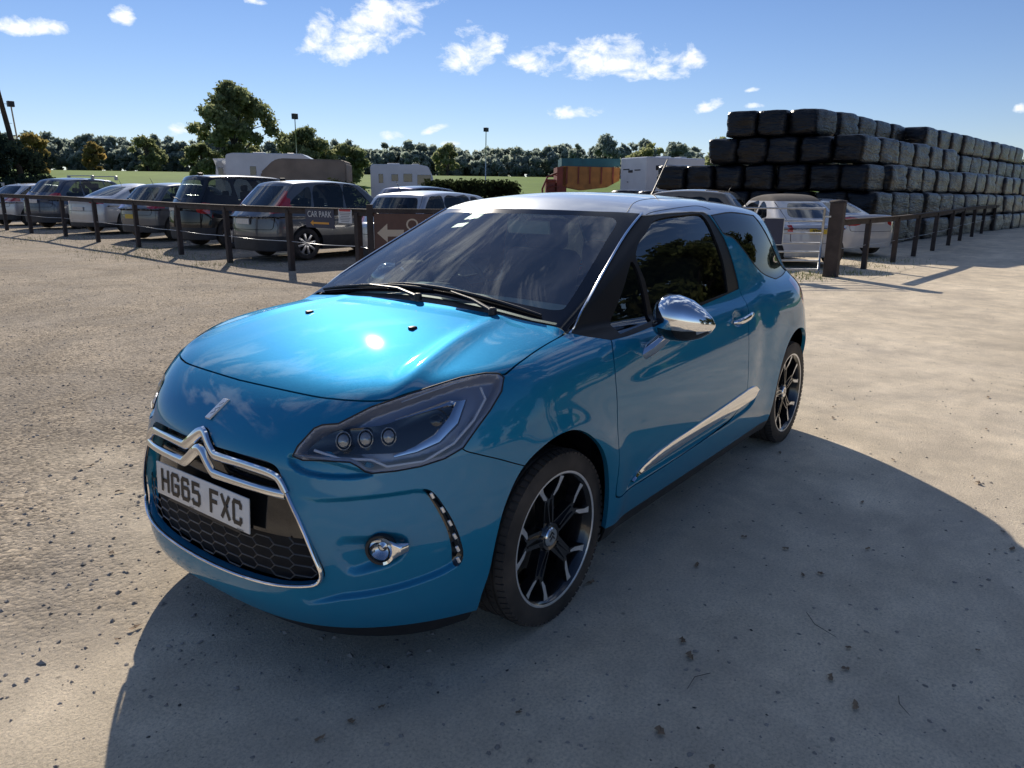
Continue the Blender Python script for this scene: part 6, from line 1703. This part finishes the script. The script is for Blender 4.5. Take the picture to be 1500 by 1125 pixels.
# farm trailer / spreader
M_rust = simple('rusty_red_steel', (.22, .045, .025), .6, noise=.45, nscale=2.5, bump=.3, bscale=15)
M_oran = simple('faded_orange_steel', (.42, .17, .035), .55, noise=.3, nscale=2)
M_teal = simple('teal_side_board', (.02, .12, .14), .5, noise=.2, nscale=2)
t = thing('farm_trailer', 'orange farm trailer with teal side boards and a rusty red beater frame', 'farm trailer', S(41, 3.4, gz(41)), SR(88))
bm = B(); prism(bm, [(-.9, 1.75), (-.9, 2.75), (2.05, 2.70), (2.05, 2.05), (1.4, 1.70), (.2, 1.55)], 2.1); bm_obj('hopper', bm, M_oran, t)
for x in (-.7, -.1, .5, 1.1, 1.7):
    for sy in (-1, 1):
        bm = B(); box(bm, (x, 1.08*sy, 2.3), (.07, .06, .85)); bm_obj('rib', bm, M_rust, t)
for c_, s_ in (((.55, -1.03, 2.95), (3.0, .05, .38)), ((.55, 1.03, 2.95), (3.0, .05, .38)), ((-.95, 0, 2.95), (.05, 2.0, .38))):
    bm = B(); box(bm, c_, s_); bm_obj('side_board', bm, M_teal, t)
bm = B(); box(bm, (-.95, 0, 1.9), (.5, 2.1, 1.6)); box(bm, (-1.5, -.5, 1.5), (.5, .9, 1.2), bevel=.05)
for k in range(5): tube(bm, [(-1.75, -1, 1.1+.28*k), (-1.35, -1, 1.2+.28*k), (-1.0, -1, 1.1+.28*k)], .035, 6)
tube(bm, [(-1.9, -1, .8), (-1.95, -1, 1.6), (-1.7, -1, 2.2), (-1.2, -1, 2.4)], .05, 8)
bm_obj('beater_frame', bm, M_rust, t)
bm = B(); box(bm, (.4, 0, 1.25), (4.6, 1.1, .18)); tube(bm, [(2.4, 0, 1.3), (3.6, 0, 1.0)], .09, 8); bm_obj('chassis', bm, M_rust, t)
for x in (-.2, .9):
    for sy in (-1, 1):
        bm = B(); lathe(bm, [(.25, -.18), (.52, -.18), (.57, 0), (.52, .18), (.25, .16), (0, .1)], 24, Matrix.Translation((x, .95*sy, .57)) @ Matrix.Rotation(math.pi/2, 4, 'X')); bm_obj('wheel', bm, M_tyre, t)
# light field fence with thin rails
t = thing('field_fence', 'thin wire and post fence at the foot of the meadow right of the hedge', 'fence', S(44, 0, gz(44)), SR(90))
for k, x in enumerate([-1.6, -.7, .2, 1.1, 2.0, 3.0, 4.0, 5.0]):
    bm = B(); tube(bm, [(x, 0, -.1), (x, 0, 1.75 if k == 1 else 1.35)], .09 if k == 1 else .035, 6); bm_obj('post', bm, M_wood, t)
bm = B()
for z_ in (.35, .6, .85, 1.1, 1.3): tube(bm, [(-1.6, 0, z_), (5, 0, z_)], .016, 5)
for k in range(33): tube(bm, [(-1.6+.2*k, 0, .3), (-1.6+.2*k, 0, 1.3)], .010, 4)
bm_obj('wire_mesh', bm, M_galv, t)
# ------------------------------------------------------------------ camera, sun, sky
CP = (1.132, 2.078, 1.428); YAW, PITCH, ROLL, FPX = 3.788, -.249, .009, 1087.5
def cam_axes():
    cy_, sy_, cp, sp, cr, sr = math.cos(YAW), math.sin(YAW), math.cos(PITCH), math.sin(PITCH), math.cos(ROLL), math.sin(ROLL)
    f = Vector((cy_*cp, sy_*cp, sp)); r = Vector((sy_, -cy_, 0)); u = r.cross(f)
    return cr*r+sr*u, -sr*r+cr*u, f
r_, u_, f_ = cam_axes()
cam = bpy.data.cameras.new('camera'); co = bpy.data.objects.new('camera', cam); COL.objects.link(co)
co.matrix_world = Matrix(((r_.x, u_.x, -f_.x, CP[0]), (r_.y, u_.y, -f_.y, CP[1]), (r_.z, u_.z, -f_.z, CP[2]), (0, 0, 0, 1)))
cam.sensor_width = 36; cam.lens = FPX/1500*36; cam.clip_start = .05; cam.clip_end = 5000; scene.camera = co
SUN_AZ = YAW+.29; SUN_EL = math.radians(30)
sd_ = Vector((math.cos(SUN_AZ)*math.cos(SUN_EL), math.sin(SUN_AZ)*math.cos(SUN_EL), math.sin(SUN_EL)))
sl = bpy.data.lights.new('sun', 'SUN'); sl.energy = 5.0; sl.angle = math.radians(.53); sl.color = (1, .90, .76)
so = bpy.data.objects.new('sun', sl); COL.objects.link(so); so.rotation_euler = sd_.to_track_quat('Z', 'Y').to_euler(); so.location = (0, 0, 30)
w = bpy.data.worlds.new('World'); scene.world = w; w.use_nodes = True; wt = w.node_tree
bg = wt.nodes['Background']; bg.inputs['Strength'].default_value = .105
sky = wt.nodes.new('ShaderNodeTexSky'); sky.sky_type = 'NISHITA'; sky.sun_disc = False
sky.sun_elevation = SUN_EL; sky.sun_rotation = math.pi/2-SUN_AZ; sky.air_density = 1.0; sky.dust_density = .0; sky.ozone_density = 2.0; sky.altitude = 200

def wn(t, **k):
    n = wt.nodes.new(t)
    for a, b in k.items(): setattr(n, a, b)
    return n
def wm(op, a, b=None, c=None):
    n = wn('ShaderNodeMath', operation=op)
    for i, v in enumerate((a, b, c)):
        if v is None: continue
        if isinstance(v, (int, float)): n.inputs[i].default_value = v
        else: wt.links.new(v, n.inputs[i])
    return n.outputs[0]
tcw = wn('ShaderNodeTexCoord'); sep = wn('ShaderNodeSeparateXYZ'); wt.links.new(tcw.outputs['Generated'], sep.inputs[0])
X_, Y_, Z_ = sep.outputs
el = wm('ARCSINE', Z_)
# azimuth measured from the view axis direction (world constant)
ca, sa = math.cos(YAW), math.sin(YAW)
fx = wm('ADD', wm('MULTIPLY', X_, ca), wm('MULTIPLY', Y_, sa)); fy = wm('SUBTRACT', wm('MULTIPLY', X_, sa), wm('MULTIPLY', Y_, ca))
az = wm('ARCTAN2', fy, fx)          # positive to the right

scene.view_settings.view_transform = 'Standard'; scene.view_settings.look = 'None'; scene.view_settings.exposure = 0
CL = [(-0.1798,0.1907,0.0828,0.0368,-.35),(-0.0506,0.1695,0.0414,0.0294,-.5),(0.0135,0.1587,0.0276,0.0147,0),(0.1155,0.1592,0.1012,0.0294,.05),(0.0792,0.1002,0.0386,0.0101,0),(0.24,0.1053,0.0202,0.0092,-.3),(-0.5443,0.1653,0.035,0.011,-.1),(-0.453,0.1859,0.0129,0.0129,0),(-0.4064,0.0688,0.0129,0.0092,-.2),(-0.153,0.0706,0.0166,0.0074,0),(-0.1004,0.0798,0.0202,0.0064,-.3),(-0.0815,0.0627,0.0147,0.0046,0),(0.2898,0.125,0.011,0.0046,0),(0.2952,0.1073,0.0129,0.0046,0),(0.5707,0.0934,0.0074,0.0074,0),(-0.3088,0.2141,0.0129,0.0055,0),(0.215,0.159,0.0276,0.0129,0),(-0.4441,0.0613,0.0074,0.0028,0)]
best = None
for a0, e0, wa, we, rot_ in CL:
    cr_, sr_ = math.cos(rot_), math.sin(rot_)
    da = wm('SUBTRACT', az, a0); de = wm('SUBTRACT', el, e0)
    # rotate, scale
    u1 = wm('MULTIPLY', wm('ADD', wm('MULTIPLY', da, cr_), wm('MULTIPLY', de, -sr_)), 1/wa)
    v1 = wm('MULTIPLY', wm('ADD', wm('MULTIPLY', da, sr_), wm('MULTIPLY', de, cr_)), 1/we)
    v2 = wm('MULTIPLY', v1, wm('ADD', 1.0, wm('MULTIPLY', wm('LESS_THAN', v1, 0.0), .45)))   # flatter bases
    r2 = wm('SUBTRACT', 1.0, wm('ADD', wm('MULTIPLY', u1, u1), wm('MULTIPLY', v2, v2)))
    best = r2 if best is None else wm('MAXIMUM', best, r2)
cmb = wn('ShaderNodeCombineXYZ'); wt.links.new(az, cmb.inputs[0]); wt.links.new(wm('MULTIPLY', el, 1.5), cmb.inputs[1])
def noise(scale, det=8, rough=.6, dist=.0, z=0.):
    n = wn('ShaderNodeTexNoise'); n.inputs['Scale'].default_value = scale; n.inputs['Detail'].default_value = det; n.inputs['Roughness'].default_value = rough; n.inputs['Distortion'].default_value = dist
    a = wn('ShaderNodeVectorMath', operation='ADD'); a.inputs[1].default_value = (z, z*1.7, z); wt.links.new(cmb.outputs[0], a.inputs[0]); wt.links.new(a.outputs[0], n.inputs['Vector']); return n.outputs['Fac']
n1 = noise(26, 10, .64, .3)
low = wm('SUBTRACT', wm('ADD', wm('MULTIPLY', wm('MAXIMUM', best, -1.5), .55), wm('MULTIPLY', wm('SUBTRACT', n1, .5), 2.9)), .02)
cumulus = wm('MINIMUM', wm('MAXIMUM', wm('MULTIPLY', low, 1.7), 0.), 1.)
cumulus = wm('MULTIPLY', cumulus, wm('GREATER_THAN', best, -1.4))
# thin high cloud overhead, out of the top of the frame and behind the viewer
zz_ = wm('ADD', wm('MAXIMUM', Z_, 0.), .12); pc = wn('ShaderNodeCombineXYZ'); wt.links.new(wm('DIVIDE', X_, zz_), pc.inputs[0]); wt.links.new(wm('DIVIDE', Y_, zz_), pc.inputs[1])
def noise2(scale, det, rough, dist, z):
    n = wn('ShaderNodeTexNoise'); n.inputs['Scale'].default_value = scale; n.inputs['Detail'].default_value = det; n.inputs['Roughness'].default_value = rough; n.inputs['Distortion'].default_value = dist
    a = wn('ShaderNodeMapping'); a.inputs['Location'].default_value = (z, z, z); a.inputs['Rotation'].default_value = (0, 0, .7); a.inputs['Scale'].default_value = (1, 2.2, 1); wt.links.new(pc.outputs[0], a.inputs[0]); wt.links.new(a.outputs[0], n.inputs['Vector']); return n.outputs['Fac']
n2 = noise2(1.7, 9, .66, .5, 3.)
hi = wm('MULTIPLY', wm('MAXIMUM', wm('SUBTRACT', n2, .50), 0.), 8.0)
up = wn('ShaderNodeMapRange'); up.interpolation_type = 'SMOOTHSTEP'; up.inputs[1].default_value = .30; up.inputs[2].default_value = .50; wt.links.new(el, up.inputs[0])
fw = wn('ShaderNodeMapRange'); fw.interpolation_type = 'SMOOTHSTEP'; fw.inputs[1].default_value = -.25; fw.inputs[2].default_value = .25; wt.links.new(fx, fw.inputs[0])
wisp = wm('MULTIPLY', wm('MULTIPLY', wm('MINIMUM', hi, .85), up.outputs[0]), fw.outputs[0])
haze = 0.0
fac = wm('MINIMUM', wm('ADD', wm('ADD', cumulus, wisp), haze), 1.)
# cloud brightness, slightly grey below
cb = wn('ShaderNodeMix', data_type='RGBA'); cb.inputs[6].default_value = (9.0, 9.8, 11., 1); cb.inputs[7].default_value = (11., 10.9, 10.6, 1)
wt.links.new(wm('MINIMUM', wm('MAXIMUM', wm('MULTIPLY', low, .9), 0.), 1.), cb.inputs[0])
tint = wn('ShaderNodeMix', data_type='RGBA', blend_type='MULTIPLY'); tint.inputs[0].default_value = 1; gm = wn('ShaderNodeValToRGB'); gm.color_ramp.elements[0].color = (.78, .80, .98, 1); gm.color_ramp.elements[1].color = (.60, .70, .92, 1); gm.color_ramp.elements[0].position = 0; gm.color_ramp.elements[1].position = .35
wt.links.new(Z_, gm.inputs[0]); wt.links.new(gm.outputs[0], tint.inputs[7])
wt.links.new(sky.outputs[0], tint.inputs[6])
mxs = wn('ShaderNodeMix', data_type='RGBA'); wt.links.new(fac, mxs.inputs[0]); wt.links.new(tint.outputs[2], mxs.inputs[6]); wt.links.new(cb.outputs[2], mxs.inputs[7])
wt.links.new(mxs.outputs[2], bg.inputs[0])

scene.cycles.max_bounces = 7; scene.cycles.transparent_max_bounces = 10; scene.cycles.diffuse_bounces = 3; scene.cycles.glossy_bounces = 4
w.cycles.sampling_method = 'MANUAL'; w.cycles.sample_map_resolution = 512
scene.cycles.caustics_reflective = False; scene.cycles.caustics_refractive = False
